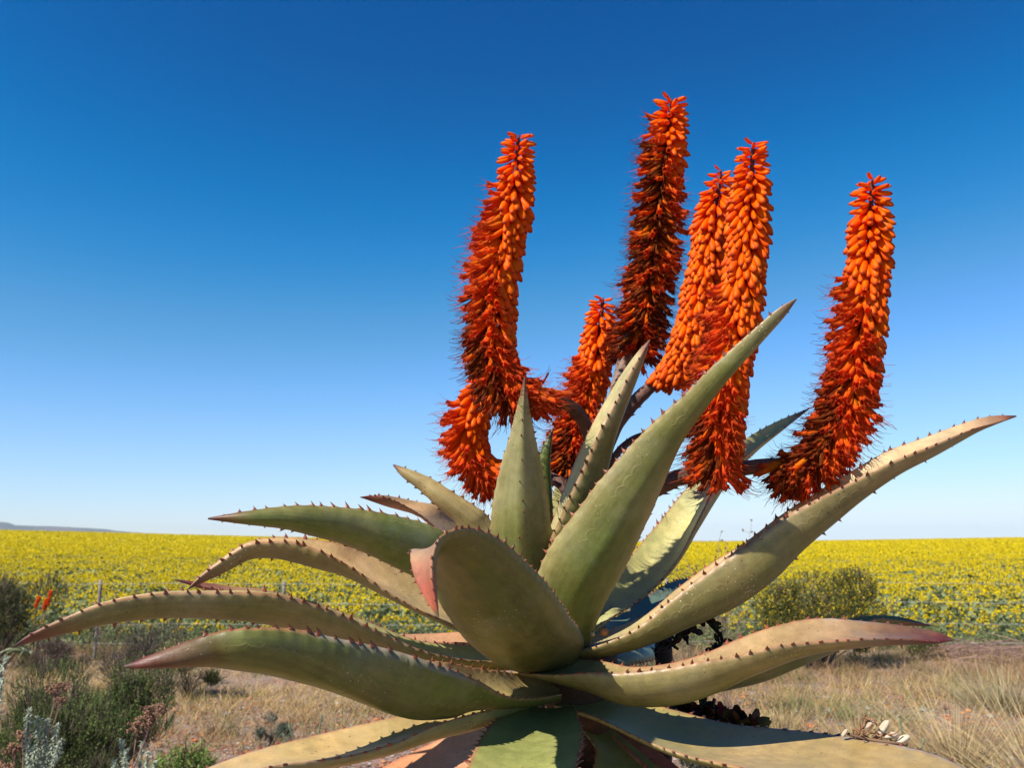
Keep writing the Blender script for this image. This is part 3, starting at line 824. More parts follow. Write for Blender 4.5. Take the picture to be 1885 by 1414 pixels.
BUDS = [bud_template(0.08, 1.0), bud_template(0.14, 0.92), bud_template(0.04, 1.06)]
OPENS = [open_template(0.0, 1), open_template(0.0, 2), open_template(0.18, 3)]
WITH = [withered_template(4), withered_template(5)]
bud_meshes = []
for i_, bt in enumerate(BUDS * 2):
    s_ = Soup(); s_.add(bt[0], bt[1], bt[2] * (1.0, 0.95, 1.08, 0.88, 1.05, 0.92)[i_]); bud_meshes.append(s_.mesh('flower_bud', M_BUD))
open_meshes = []
for i_, bt in enumerate(OPENS):
    s_ = Soup(); s_.add(bt[0], bt[1], bt[2]); open_meshes.append(s_.mesh('open_flower', M_FLOWER))

def raceme(path, stalk, blen=0.032, open_=(0.4, 0.3), wither=(2, 0), seed=1, label=None, dens=1.0, top_thin=0.06, single=43, side=(-1, -0.2), bare=0.0, kdroop=(0.18, 0.95), reopen=None):
    """path rows base to top: px, py, Y, flower radius px.  open_ = (where along from the top flowers open on the dark side, how much earlier on the side vector)"""
    rs = np.random.default_rng(seed * 31)
    rows = np.array([np.concatenate([P(a, b, y), [r * y / F0]]) for a, b, y, r in path])[::-1]   # top to base
    q, L = spline(rows, 200)
    spike = Soup()
    n = int(L / 0.00084 * dens)
    n1, n2 = n, int(n * 1.1)
    n = n1 + n2
    second = np.arange(n) >= n1
    s = np.concatenate([((np.arange(n1) + 0.5) / n1) ** 0.80, ((np.arange(n2) + 0.5) / n2) ** 0.80])
    s = np.clip(s + rs.normal(0, 0.002, n), 0, 1) * (1 - bare)
    ang = np.concatenate([np.arange(n1), np.arange(n2)]) * PI * (3 - math.sqrt(5)) + rs.normal(0, 0.12, n)
    ctr = np.stack([np.interp(s * 199, np.arange(200), q[:, k]) for k in range(4)], 1)
    Tq = unit(np.gradient(q[:, :3], axis=0))
    T = np.stack([np.interp(s * 199, np.arange(200), Tq[:, k]) for k in range(3)], 1); T = unit(T)   # points down the raceme
    Aq = unit(np.cross(T, np.array([0, 1, 0.0]))); Bq = np.cross(T, Aq)
    out = Aq * np.cos(ang)[:, None] + Bq * np.sin(ang)[:, None]
    k = np.interp(s, [0, 0.04, 0.12, 0.3, 0.6, 1], [-0.1, 0.12, 0.80, 1.75, 2.1, kdroop[1] + 1.0])
    k = k + rs.normal(0, 0.08, n)
    so = side[0] * out[:, 0] + side[1] * out[:, 1]
    opn = s - (open_[0] - open_[1] * (so * 0.5 + 0.5)) + rs.normal(0, 0.02, n)
    if reopen is not None:
        opn = np.where(s > reopen, -1, opn)
    is_open = np.where(second, True, opn > 0)
    there = np.where(second, opn > 0, (opn <= 0) & (rs.random(n) > 0.03))
    axis_r = 0.0045 + 0.003 * s + np.clip(s * 5, 0, 1) * np.where(is_open, 0.07, 0.24) * ctr[:, 3]
    k = np.where(is_open, k * 0.55 + rs.normal(0, 0.16, n), k)
    vertical = np.clip(T[:, 2] * -1, 0, 1)
    d = out + T * (k * 0.55)[:, None] + np.array([0, 0, -1.0]) * (k * (0.45 + 0.9 * (1 - vertical)))[:, None]
    d = unit(d + rs.normal(0, 1, (n, 3)) * np.where(is_open, 0.15, 0.05)[:, None])
    radius = ctr[:, 3]
    cosout = np.clip(np.sum(d * out, 1), 0.30, 1)
    wth = s - (wither[0] - wither[1] * (so * 0.5 + 0.5)) + rs.normal(0, 0.05, n)
    is_w = (wth > 0) & is_open & (rs.random(n) < 0.74)
    Lb = np.clip((radius - axis_r) / cosout, 0.65 * blen, 1.35 * blen) * rs.uniform(0.84, 1.10, n) * np.where(is_open, 1.10, 1.0)
    Lb = Lb * np.clip(0.82 + s * 5, 0, 1)
    up = np.array([0, 0, 1.0])
    Fm = frames(d, np.broadcast_to(up, d.shape) + rs.normal(0, 0.15, (n, 3)))
    pos = ctr[:, :3] + out * axis_r[:, None]
    tocam = unit(np.array([0, 0, CAMZ]) - pos)
    facing = np.sum(out * tocam, 1)
    jit = rs.uniform(0.78, 1.08, (n, 1)) * np.array([1, 1, 1.0]) * np.stack([np.ones(n), rs.uniform(0.75, 1.3, n), np.ones(n)], 1)
    # axis
    ax = Soup()
    pts = q[:, :3] - AO
    ra = np.interp(np.linspace(0, 1, 200), [0, 0.03, 1], [0.0018, 0.0042, 0.0085])
    tube(ax, pts[::3], ra[::3], (0.12, 0.045, 0.028), 8)
    root = ax.build('flower_spike', M_STALK)
    local(root)
    if label: root['label'] = label
    order = np.argsort(-facing * (1 - 0.25 * s))
    nb = [i for i in order if there[i] and not is_open[i]][:single] if single else []
    for i in nb:
        o = bpy.data.objects.new('flower_bud', bud_meshes[int(rs.integers(6))])
        C.objects.link(o); o.parent = root
        m4 = np.eye(4); m4[:3, :3] = Fm[i] * Lb[i]; m4[:3, 3] = pos[i] - AO
        o.matrix_local = Matrix(m4.tolist())
    no = [i for i in order if there[i] and is_open[i] and not is_w[i]][:single] if single else []
    for i in no:
        o = bpy.data.objects.new('open_flower', open_meshes[int(rs.integers(3))])
        C.objects.link(o); o.parent = root
        m4 = np.eye(4); m4[:3, :3] = Fm[i] * Lb[i] * 1.12; m4[:3, 3] = pos[i] - AO
        o.matrix_local = Matrix(m4.tolist())
    done = np.zeros(n, bool); done[nb] = True; done[no] = True
    pick = rs.integers(0, 3, n)
    for nm, sel, temps, mt, k_ in (('buds_and_tubes', ~is_open & ~done, BUDS, M_BUD, 1.0), ('flowers_with_filaments', is_open & ~is_w & ~done, OPENS, M_FLOWER, 1.12), ('withered_flowers', is_w & ~done, WITH, M_FLOWER, 1.08)):
        sel = sel & there
        if not sel.any(): continue
        sp = Soup()
        for j, (tv, tf, tcx) in enumerate(temps):
            ii = np.where(sel & (pick % len(temps) == j))[0]
            if len(ii):
                instance(sp, tv, tf, tcx, Fm[ii] * (Lb[ii] * k_)[:, None, None], pos[ii] - AO, jit[ii])
        if sp.n:
            o = sp.build(nm, mt, root)
            o['kind'] = 'stuff'
    return root

def stalk(pts, rads, seed=1, col=(0.15, 0.075, 0.05)):
    rows = np.array([np.concatenate([P(a, b, y), [r * y / F0]]) for (a, b, y), r in zip(pts, rads)])
    q, L = spline(rows, 60)
    s = Soup()
    cc = np.array(col)[None] * (1 + 0.35 * noise1(np.linspace(0, 9, 60), seed)[:, None]) + np.array((0.03, 0.02, 0.01)) * (noise1(np.linspace(0, 5, 60), seed + 2)[:, None])
    rr = q[:, 3] * (1 + 0.06 * noise1(np.linspace(0, 22, 60), seed))
    tube(s, q[:, :3] - AO, rr, np.clip(cc, 0.01, 1), 12)
    # small dry bracts along the stalk
    rs = np.random.default_rng(seed)
    m = int(L / 0.012)
    idx = rs.integers(2, 58, m)
    T = unit(np.gradient(q[:, :3], axis=0))[idx]
    a = rs.uniform(0, 2 * PI, m)
    A = unit(np.cross(T, np.array([0, 1, 0.0]))); B = np.cross(T, A)
    out = A * np.cos(a)[:, None] + B * np.sin(a)[:, None]
    d = unit(out + T * 0.9)
    Fm = np.stack([T, np.cross(d, T), d], -1)
    instance(s, TV * (1.3, 1.6, 1), TF, TC * 0.6, Fm * rs.uniform(0.005, 0.011, m)[:, None, None], q[idx, :3] + out * rr[idx][:, None] * 0.9 - AO)
    o = s.build('flower_stalk', M_STALK)
    local(o)
    return o

# main stalk and its branches
stalk([(1050, 1130, 1.60), (1060, 1000, 1.62), (1075, 900, 1.62), (1085, 840, 1.60)], [22, 19, 17, 15], 1)
stalk([(1092, 850, 1.60), (1085, 800, 1.56), (1060, 757, 1.52), (1020, 732, 1.47), (990, 722, 1.44)], [15, 14, 13, 12, 10], 2)
stalk([(1080, 880, 1.61), (1110, 800, 1.64), (1135, 720, 1.66), (1150, 660, 1.68), (1166, 600, 1.68)], [16, 14, 13, 13, 12], 3, (0.24, 0.155, 0.115))
stalk([(1100, 880, 1.60), (1125, 800, 1.60), (1160, 750, 1.60), (1195, 715, 1.60), (1225, 692, 1.60)], [15, 14, 13, 12, 10], 4)
stalk([(1075, 960, 1.63), (1110, 880, 1.66), (1140, 830, 1.68), (1175, 805, 1.70), (1215, 800, 1.70), (1290, 790, 1.66)], [10, 8, 7, 7, 6, 5], 5)
stalk([(1070, 990, 1.60), (1150, 930, 1.58), (1215, 890, 1.55), (1290, 872, 1.53), (1370, 862, 1.50), (1440, 855, 1.48)], [17, 16, 15, 15, 14, 12], 6)
stalk([(1120, 960, 1.56), (1200, 905, 1.52), (1250, 880, 1.49), (1290, 865, 1.46), (1330, 845, 1.45)], [15, 15, 14, 13, 11], 7)
stalk([(1060, 960, 1.66), (1040, 900, 1.72), (1010, 878, 1.74), (960, 872, 1.70), (925, 868, 1.66)], [12, 11, 10, 9, 8], 8)
stalk([(1070, 940, 1.68), (1055, 900, 1.74), (1045, 870, 1.78)], [11, 10, 9], 9)

raceme([(996, 722, 1.46, 26), (965, 726, 1.44, 46), (930, 705, 1.44, 68), (910, 650, 1.44, 74), (906, 590, 1.44, 74), (913, 510, 1.44, 68), (930, 430, 1.44, 52), (942, 380, 1.44, 44), (949, 320, 1.44, 40), (955, 248, 1.44, 36)],
       None, open_=(0.88, 0.72), wither=(1.38, 0.85), seed=1, label='tall flower spike farthest left of the upright ones')
raceme([(932, 868, 1.66, 30), (900, 862, 1.64, 48), (872, 835, 1.63, 56), (864, 790, 1.62, 46), (876, 740, 1.62, 38), (890, 690, 1.62, 30)],
       None, open_=(0.86, 0.7), seed=2, label='short flower spike hanging low behind the left one', reopen=0.88, kdroop=(0.3, 1.1))
raceme([(1170, 640, 1.68, 40), (1180, 600, 1.68, 56), (1193, 530, 1.68, 60), (1205, 450, 1.68, 60), (1213, 380, 1.68, 56), (1222, 310, 1.68, 50), (1230, 250, 1.68, 42), (1236, 182, 1.68, 36)],
       None, open_=(0.36, 0.26), wither=(0.70, 0.62), seed=3, label='tallest flower spike, its lower flowers withered dark')
raceme([(1042, 868, 1.78, 30), (1048, 830, 1.78, 38), (1068, 760, 1.78, 46), (1088, 690, 1.78, 46), (1100, 640, 1.78, 42), (1106, 590, 1.78, 34), (1110, 548, 1.78, 26)],
       None, open_=(0.70, 0.42), wither=(1.0, 0.35), seed=4, label='short shaded flower spike behind the two left leaves')
raceme([(1222, 694, 1.60, 26), (1248, 670, 1.59, 42), (1270, 620, 1.58, 50), (1288, 550, 1.58, 50), (1302, 470, 1.58, 44), (1313, 400, 1.58, 40), (1322, 350, 1.58, 34), (1327, 312, 1.58, 24)],
       None, open_=(1.15, 0.15), seed=5, label='flower spike in tight bud half hidden behind its neighbour')
raceme([(1318, 862, 1.46, 46), (1322, 820, 1.45, 64), (1326, 760, 1.44, 70), (1336, 690, 1.43, 68), (1352, 610, 1.43, 60), (1364, 540, 1.43, 54), (1372, 470, 1.43, 50), (1378, 400, 1.43, 46), (1383, 330, 1.43, 42), (1387, 262, 1.43, 34)],
       None, open_=(1.0, 0.55), wither=(1.3, 0.5), seed=6, label='broad flower spike of fat orange buds, open at its foot', kdroop=(0.2, 1.3))
raceme([(1440, 858, 1.48, 44), (1490, 846, 1.48, 60), (1530, 800, 1.48, 76), (1562, 730, 1.48, 80), (1578, 650, 1.48, 74), (1590, 570, 1.48, 60), (1596, 500, 1.48, 50), (1602, 430, 1.48, 44), (1604, 370, 1.48, 42), (1606, 328, 1.48, 34)],
       None, open_=(0.72, 0.42), wither=(1.1, 0.45), seed=7, label='flower spike standing alone at the right', kdroop=(0.18, 1.1))

# trunk with a skirt of dead leaves
def make_trunk():
    c0 = P(1055, 1300, 1.58)
    zt = P(1050, 1180, 1.58)[2]
    pts = np.array([[0.10, 1.6, -0.1], [0.10, 1.6, 0.4], [0.105, 1.59, 0.9], [c0[0], 1.58, c0[2]], [c0[0], 1.58, zt - 0.02]])
    q, _ = spline(pts, 30)
    s = Soup()
    tube(s, q - AO, 0.085 * (1 + 0.1 * noise1(np.linspace(0, 12, 30), 3)), (0.11, 0.06, 0.035), 16)
    o = s.build('trunk', M_DEAD)
    local(o)
    rs = np.random.default_rng(5)
    for k_ in range(26):
        az = k_ * 2.4 + rs.uniform(-0.3, 0.3)
        z0 = c0[2] - 0.03 - k_ * 0.035
        dx, dy = math.cos(az), math.sin(az)
        L = rs.uniform(0.35, 0.55)
        ctr = [np.array([c0[0] + dx * r_, 1.58 + dy * r_, z0 + h_]) for r_, h_ in ((0.06, 0.0), (0.06 + 0.25 * L, 0.02), (0.06 + 0.42 * L, -0.18 * L), (0.06 + 0.45 * L, -0.6 * L), (0.06 + 0.38 * L, -0.95 * L))]
        q, _ = spline(np.array(ctr), 20)
        sidev = np.array([-dy, dx, 0])
        wd_ = np.interp(np.linspace(0, 1, 20), [0, 0.4, 1], [0.055, 0.04, 0.003])
        curl = 0.5 + 0.5 * rs.random()
        rows = []
        for u_ in (-1, -0.5, 0, 0.5, 1):
            rows.append(q + sidev * (u_ * wd_)[:, None] - np.array([dx, dy, 0.3]) * (curl * (1 - u_ * u_) * wd_ * 0.6)[:, None])
        top = np.stack(rows, 1)
        T = unit(np.gradient(q, axis=0)); Nn = unit(np.cross(sidev[None], T))
        low = top[:, ::-1] - 0.005 * Nn[:, None]
        V = np.concatenate([top, low], 1)
        s = Soup()
        s.add((V - AO).reshape(-1, 3), grid_faces(20, 10, True), np.array((0.17, 0.09, 0.05)) * rs.uniform(0.6, 1.4))
        o = s.build('dead_leaf', M_DEAD); local(o)
make_trunk()

def make_haze():
    m, t = mat_new('thin_air')
    pv = N(t, 'ShaderNodeVolumePrincipled')
    pv.inputs['Color'].default_value = (0.84, 0.91, 1.0, 1)
    pv.inputs['Density'].default_value = 0.000065
    pv.inputs['Anisotropy'].default_value = 0.0
    o_ = N(t, 'ShaderNodeOutputMaterial')
    t.links.new(pv.outputs[0], o_.inputs['Volume'])
    s_ = Soup()
    x0, x1, y0, y1, z0, z1 = -9400, 9400, -120, 9300, -18, 135
    v_ = [(x, y, z) for x in (x0, x1) for y in (y0, y1) for z in (z0, z1)]
    s_.add(v_, np.array([(0, 1, 3, 2), (4, 6, 7, 5), (0, 4, 5, 1), (2, 3, 7, 6), (0, 2, 6, 4), (1, 5, 7, 3)]), (1, 1, 1))
    o = s_.build('haze', m, smooth=False)
    tag(o, 'thin pale air that fades the far ridge', 'haze', kind='stuff')
make_haze()
#==VEG==
# ------------------------------------------------------------------ small things resting on the aloe
def blob(soup, c, r, col, flat=1.0, n=7, seed=0):
    rs = np.random.default_rng(seed)
    z = np.linspace(-1, 1, n); rr = np.sqrt(np.clip(1 - z * z, 0.0004, 1))
    th = np.linspace(0, 2 * PI, 9, endpoint=False)
    V = np.stack([rr[:, None] * np.cos(th), rr[:, None] * np.sin(th), np.broadcast_to(z[:, None] * flat, (n, 9))], -1)
    V = V * (1 + rs.normal(0, 0.05, (n, 9, 1)))
    soup.add(np.asarray(c) + V.reshape(-1, 3) * r, grid_faces(n, 9, True), col)

for (px, py, Y, r, col, lab) in ((1112, 1164, 1.47, 0.0078, (0.50, 0.20, 0.07), 'orange brown round gall on the aloe beside the base of the right leaf'),
                                 (1091, 1168, 1.46, 0.0042, (0.55, 0.38, 0.20), 'tiny pale round gall left of the orange brown one')):
    s = Soup(); p = P(px, py, Y); blob(s, (0, 0, 0), r, col, 0.92, 9, int(px))
    tube(s, np.array([[0, 0, r * 0.85], [r * 0.2, 0, r * 1.15]]), r * 0.15, (0.1, 0.05, 0.03), 6)
    o = s.build('gall', M_STONE); o.location = tuple(p.tolist()); tag(o, lab, 'gall')

def scale_cluster(name, path, r, n, size, col, seed, parent=True, label=None, mat=None):
    """dry overlapping scales along a path of pixels"""
    rs = np.random.default_rng(seed)
    q, L = spline(np.array([P(*a) for a in path]), 40)
    s = Soup()
    tube(s, q - AO, r * 0.35, np.array(col) * 0.5, 7)
    i = rs.integers(0, 40, n)
    d = unit(rs.normal(0, 1, (n, 3)) + np.array([0, -0.2, 0.5]))
    # cupped scale: a 3 x 4 patch with thickness
    tv = []
    for a in np.linspace(0, 1, 4):
        for b in (-1, 0, 1):
            w_ = 0.38 * math.sin(PI * (0.18 + 0.72 * a))
            tv.append((0.18 * (abs(b) ** 2) + 0.15 * a * a, b * w_, a))
    tv = np.array(tv); tv2 = tv + (-0.06, 0, 0)
    f = grid_faces(4, 3)
    tvv = np.vstack([tv, tv2]); ff = np.vstack([f, f[:, ::-1] + 12])
    Fm = frames(d, rs.normal(0, 1, (n, 3)))
    instance(s, tvv, ff, np.tile(np.array([col]), (24, 1)), Fm * (size * rs.uniform(0.6, 1.3, n))[:, None, None], q[i] + d * r * rs.uniform(0.2, 0.9, (n, 1)) - AO, rs.uniform(0.4, 1.5, (n, 3)) * np.array([1, 1, 1.0]))
    o = s.build(name, mat or M_DEAD)
    local(o)
    if label: o['label'] = label
    return o

scale_cluster('dry_flower_stalk', [(1205, 1200, 1.75), (1260, 1170, 1.62), (1290, 1140, 1.55), (1312, 1155, 1.5), (1330, 1180, 1.48), (1310, 1200, 1.47)], 0.009, 90, 0.013, (0.030, 0.018, 0.014), 3, label='blackened dry flower stalk of an earlier year')
scale_cluster('dry_flower_stalk', [(1235, 1310, 1.7), (1270, 1315, 1.66), (1305, 1320, 1.62), (1350, 1332, 1.58), (1385, 1345, 1.55)], 0.014, 170, 0.024, (0.10, 0.055, 0.028), 4, label='brown curled remains of an old flower spike')
s = Soup()
q, _ = spline(np.array([P(1221, 1175, 1.80), P(1222, 1215, 1.80), P(1226, 1300, 1.80), P(1220, 1420, 1.78)]), 24)
tube(s, q - AO, 0.018 * (1 + 0.1 * noise1(np.linspace(0, 9, 24), 2)), (0.035, 0.028, 0.022), 12)
local(s.build('dead_stem', M_DEAD))

def capsules():
    root = empty('dry_seed_cluster', P(1600, 1362, 1.34))
    tag(root, 'dry curled twig with pale open seed capsules lying on the lower right leaf', 'seed cluster')
    o0 = np.array(root.location)
    rs = np.random.default_rng(2)
    s = Soup()
    for k_ in range(26):
        a = P(1568 + rs.uniform(0, 60), 1360 + rs.uniform(-8, 6) + 0, 1.34) - o0
        pts = [a]
        for _ in range(4):
            pts.append(pts[-1] + rs.normal(0, 0.006, 3) + np.array([0.002, 0, 0.0005]))
        q, _ = spline(np.array(pts), 12)
        tube(s, q, 0.0011, (0.32, 0.17, 0.09), 5)
    pts = np.array([P(1560, 1352, 1.34), P(1600, 1362, 1.33), P(1640, 1368, 1.32), P(1670, 1372, 1.32)]) - o0
    q, _ = spline(pts, 16); tube(s, q, 0.0022, (0.20, 0.12, 0.07), 7)
    s.build('twig', M_WOOD, root)
    for (px, py, ang, L) in ((1601, 1335, 50, 0.021), (1627, 1340, 52, 0.024), (1640, 1355, 12, 0.021), (1661, 1363, 25, 0.024), (1555, 1350, 50, 0.013)):
        s = Soup()
        z = np.linspace(-1, 1, 9); rr = np.sqrt(np.clip(1 - np.abs(z) ** 2.2, 0.003, 1)) * 0.42
        th = np.linspace(0, 2 * PI, 12, endpoint=False)
        rib = 1 - 0.16 * (np.cos(3 * th) > 0.6)
        V = np.stack([z[:, None] + 0 * th, rr[:, None] * np.cos(th) * rib, rr[:, None] * np.sin(th) * rib], -1)
        colv = np.array((0.62, 0.50, 0.36))[None, None] * (0.75 + 0.25 * (rib[None, :, None] > 0.9)) * np.ones((9, 12, 1))
        a = R(ang)
        Mx = np.array([[math.cos(a), 0, -math.sin(a)], [0, 1, 0], [math.sin(a), 0, math.cos(a)]])
        V = V.reshape(-1, 3) * (L * 0.55) @ Mx.T + (P(px, py, 1.335) - o0)
        s.add(V, grid_faces(9, 12, True), colv.reshape(-1, 3))
        s.build('seed_capsule', M_WOOD, root)
capsules()

# ------------------------------------------------------------------ plants of the verge
def strips(s, base, d, length, width, droop, col, segs=3, tipcol=None, mat=0, side=None, rs=None):
    n = len(base)
    base = np.asarray(base, float); d = unit(d)
    length = np.broadcast_to(length, (n,)); width = np.broadcast_to(width, (n,)); droop = np.broadcast_to(droop, (n,))
    rs = rs or RNG
    if side is None:
        a = rs.uniform(0, 2 * PI, n)
        side = unit(np.stack([np.cos(a), np.sin(a) * 0.6, 0 * a], -1))
    hor = d * np.array([1, 1, 0]); hor = hor / np.maximum(np.linalg.norm(hor, axis=1, keepdims=True), 0.15)
    t = np.linspace(0, 1, segs + 1)
    c = base[:, None] + d[:, None] * (length[:, None] * t)[..., None] + (hor[:, None] * 0.6 + np.array([0, 0, -1.0])) * (droop[:, None] * length[:, None] * t ** 2)[..., None]
    wv = side[:, None] * (0.5 * width[:, None] * (1 - 0.9 * t ** 1.5))[..., None]
    V = np.stack([c - wv, c + wv], 2)
    k = (segs + 1) * 2
    f0 = grid_faces(segs + 1, 2)
    f = (f0[None] + (np.arange(n) * k)[:, None, None]).reshape(-1, 4)
    col = np.broadcast_to(col, (n, 3))
    if tipcol is None: tipcol = col
    tipcol = np.broadcast_to(tipcol, (n, 3))
    cc = col[:, None] * (1 - t[None, :, None]) + tipcol[:, None] * t[None, :, None]
    cc = np.repeat(cc[:, :, None], 2, 2)
    s.add(V.reshape(-1, 3), f, cc.reshape(-1, 3), mat)

def cards(s, pos, size, col, rs, aspect=0.55, up=0.3, mat=0):
    """small leaves: one bent quad pair each (6 verts)"""
    n = len(pos)
    nrm = unit(rs.normal(0, 1, (n, 3)) + np.array([0, 0, up]))
    u_ = unit(np.cross(nrm, rs.normal(0, 1, (n, 3)))); v_ = np.cross(nrm, u_)
    size = np.broadcast_to(size, (n,))[:, None]
    rows = []
    for a, w_, h in ((0.0, 0.35, 0.0), (0.5, 1.0, 0.16), (1.0, 0.25, 0.0)):
        ctr = pos + u_ * size * (a - 0.5) + nrm * size * h
        rows += [ctr - v_ * size * aspect * 0.5 * w_, ctr + v_ * size * aspect * 0.5 * w_]
    V = np.stack(rows, 1)
    f0 = np.array([[0, 1, 3, 2], [2, 3, 5, 4]])
    f = (f0[None] + (np.arange(n) * 6)[:, None, None]).reshape(-1, 4)
    s.add(V.reshape(-1, 3), f, np.repeat(np.broadcast_to(col, (n, 3)), 6, 0), mat)

def quads(s, pos, size, col, rs, mat=0, up=0.4, flat=1.0):
    """one petal-like quad each"""
    n = len(pos)
    nrm = unit(rs.normal(0, 1, (n, 3)) + np.array([0, -0.3, up]))
    u_ = unit(np.cross(nrm, rs.normal(0, 1, (n, 3)))); v_ = np.cross(nrm, u_)
    sz = np.broadcast_to(size, (n,))[:, None] * 0.5
    V = np.stack([pos - u_ * sz - v_ * sz * 0.6, pos + u_ * sz * 0.6 - v_ * sz, pos + u_ * sz + v_ * sz * 0.7, pos - u_ * sz * 0.7 + v_ * sz], 1)
    f = np.arange(n * 4).reshape(-1, 4)
    s.add(V.reshape(-1, 3), f, np.repeat(np.broadcast_to(col, (n, 3)), 4, 0), mat)

def ground_at(x, y):
    return float(gz(np.array([x]), np.array([y]))[0])

def base_at(px, Y):
    p = P(px, 993, Y)
    return np.array([p[0], Y, ground_at(p[0], Y)])

def tuft(px, Y, h, n, spread=0.35, lean=(0, 0), col=(0.42, 0.33, 0.15), tip=(0.60, 0.50, 0.27), w=0.006, rad=0.08, label='', seed=0, name='grass_tuft', droop=0.25, cat='grass', group=None):
    rs = np.random.default_rng(seed + 900)
    b = base_at(px, Y)
    a = rs.uniform(0, 2 * PI, n); r = np.sqrt(rs.random(n))
    pos = np.stack([np.cos(a) * r * rad, np.sin(a) * r * rad, np.full(n, -0.02)], -1)
    d = np.stack([np.cos(a) * r * spread + lean[0] + rs.normal(0, .08, n), np.sin(a) * r * spread + lean[1] + rs.normal(0, .08, n), np.ones(n)], -1)
    s = Soup()
    cj = rs.uniform(0.6, 1.2, (n, 1))
    strips(s, pos, d, h * rs.uniform(0.45, 1.1, n), w * rs.uniform(0.6, 1.2, n), droop * rs.uniform(0, 1.4, n), np.array(col) * cj, 5, np.array(tip) * cj, rs=rs)
    o = s.build(name, M_DRY, smooth=False)
    o.location = tuple(b.tolist())
    tag(o, label, cat, group)
    return o

def shrub(px, Y, w, h, n, leaf_col, twig_col, leafsize, label, seed=0, upright=0.6, name='shrub', sprig=0.06, cards_per=5, cat='shrub', zc=0.52, hollow=0.35, tipc=None, woody=26, lumps=7, depth=None):
    """a bush: woody stems from the base, sprigs through the crown's volume, small leaves along the sprigs"""
    rs = np.random.default_rng(seed + 300)
    root = empty(name, base_at(px, Y))
    tag(root, label, cat)
    dpt = depth or w
    s = Soup()
    for k_ in range(woody):
        a = rs.uniform(0, 2 * PI); rr = math.sqrt(rs.random())
        e = np.array([math.cos(a) * rr * w * 0.45, math.sin(a) * rr * dpt * 0.45, h * (0.95 - 0.5 * rr * rr) * rs.uniform(0.7, 1.0)])
        m_ = e * np.array([0.35, 0.35, 0.5]) + rs.normal(0, 0.03 * w, 3)
        q, _ = spline(np.array([[e[0] * 0.08, e[1] * 0.08, -0.03], m_, e * 0.8 + rs.normal(0, 0.02 * w, 3), e]), 9)
        tube(s, q, np.linspace(0.011, 0.003, 9) * (h / 0.9), np.array(twig_col) * rs.uniform(0.7, 1.5), 5)
    s.build('branches', M_WOOD, root)['kind'] = 'stuff'
    # lumpy crown
    lc = np.stack([rs.uniform(-0.40, 0.40, lumps) * w, rs.uniform(-0.38, 0.38, lumps) * dpt, h * rs.uniform(0.26, 0.82, lumps)], -1)
    lr = rs.uniform(0.10, 0.27, lumps) * min(w, h * 1.3)
    k_ = rs.integers(0, lumps, n)
    d = unit(rs.normal(0, 1, (n, 3)))
    rad = (hollow + (1 - hollow) * rs.random(n) ** 0.45)
    p = lc[k_] + d * (lr[k_] * rad)[:, None] * np.array([1, 1, 0.95])
    keep = p[:, 2] > 0.02
    p, d, rad = p[keep], d[keep], rad[keep]
    m = len(p)
    dirs = unit(d * (1 - upright) + np.array([0, 0, 1.0]) * upright + rs.normal(0, 0.22, (m, 3)))
    s = Soup()
    isgreen = (rs.random(m) < 0.60 + 0.38 * noise2(p[:, 0] * 9 / w, p[:, 2] * 9 / w, seed))
    tone = np.clip(1.0 + 0.55 * noise2(p[:, 0] * 14 / w + 3, p[:, 2] * 14 / w + p[:, 1] * 9 / w, seed + 1), 0.45, 1.7)[:, None]
    tc = np.where(isgreen[:, None], np.array(leaf_col) * 0.7, np.array(twig_col)) * rs.uniform(0.6, 1.3, (m, 1))
    Ls = sprig * rs.uniform(0.5, 1.4, m)
    strips(s, p, dirs, Ls, 0.0035 * (sprig / 0.06) + 0.001, 0.05, tc, 2, tc, rs=rs)
    g = np.where(isgreen)[0]
    for c_ in range(cards_per):
        f_ = rs.uniform(0.1, 1.05, len(g))
        pp = p[g] + dirs[g] * (Ls[g] * f_)[:, None] + rs.normal(0, leafsize * 0.5, (len(g), 3))
        cc = np.array(leaf_col) * tone[g] * rs.uniform(0.6, 1.35, (len(g), 1)) * np.stack([rs.uniform(0.85, 1.2, len(g)), np.ones(len(g)), rs.uniform(0.8, 1.1, len(g))], -1)
        if tipc is not None:
            cc = np.where((rs.random(len(g)) < 0.12)[:, None], np.array(tipc), cc)
        cards(s, pp, leafsize * rs.uniform(0.6, 1.3, len(g)), cc, rs)
    s.build('foliage', M_PLANT, root, smooth=False)['kind'] = 'stuff'
    return root

# --- the big dark green bush at the lower left and the plants in front of it
shrub(158, 5.6, 1.12, 0.96, 14500, (0.105, 0.140, 0.036), (0.135, 0.10, 0.07), 0.011, 'large dark green twiggy bush at the lower left behind the silvery plants', 1, 0.72, sprig=0.075, cards_per=5, lumps=20, hollow=0.55, woody=40)
shrub(390, 5.0, 0.50, 0.74, 2200, (0.17, 0.25, 0.05), (0.12, 0.08, 0.05), 0.016, 'low bright green shrub at the bottom beside the large dark bush', 2, 0.75, sprig=0.09, cards_per=8, lumps=7)
shrub(20, 12.3, 1.35, 1.36, 3800, (0.12, 0.125, 0.045), (0.17, 0.125, 0.09), 0.022, 'dark leafy bush with bare grey twigs at the left edge before the canola', 3, 0.5, sprig=0.16, cards_per=3, lumps=9)
shrub(108, 11.6, 0.55, 0.62, 1500, (0.15, 0.10, 0.075), (0.19, 0.13, 0.10), 0.016, 'rounded brown dry bush right of the small far aloe', 4, 0.4, sprig=0.09, cards_per=2)
shrub(262, 10.6, 1.0, 0.66, 2600, (0.13, 0.11, 0.07), (0.14, 0.10, 0.085), 0.016, 'low grey brown twiggy bush seen just under the longest left leaf', 5, 0.45, sprig=0.12, cards_per=2)
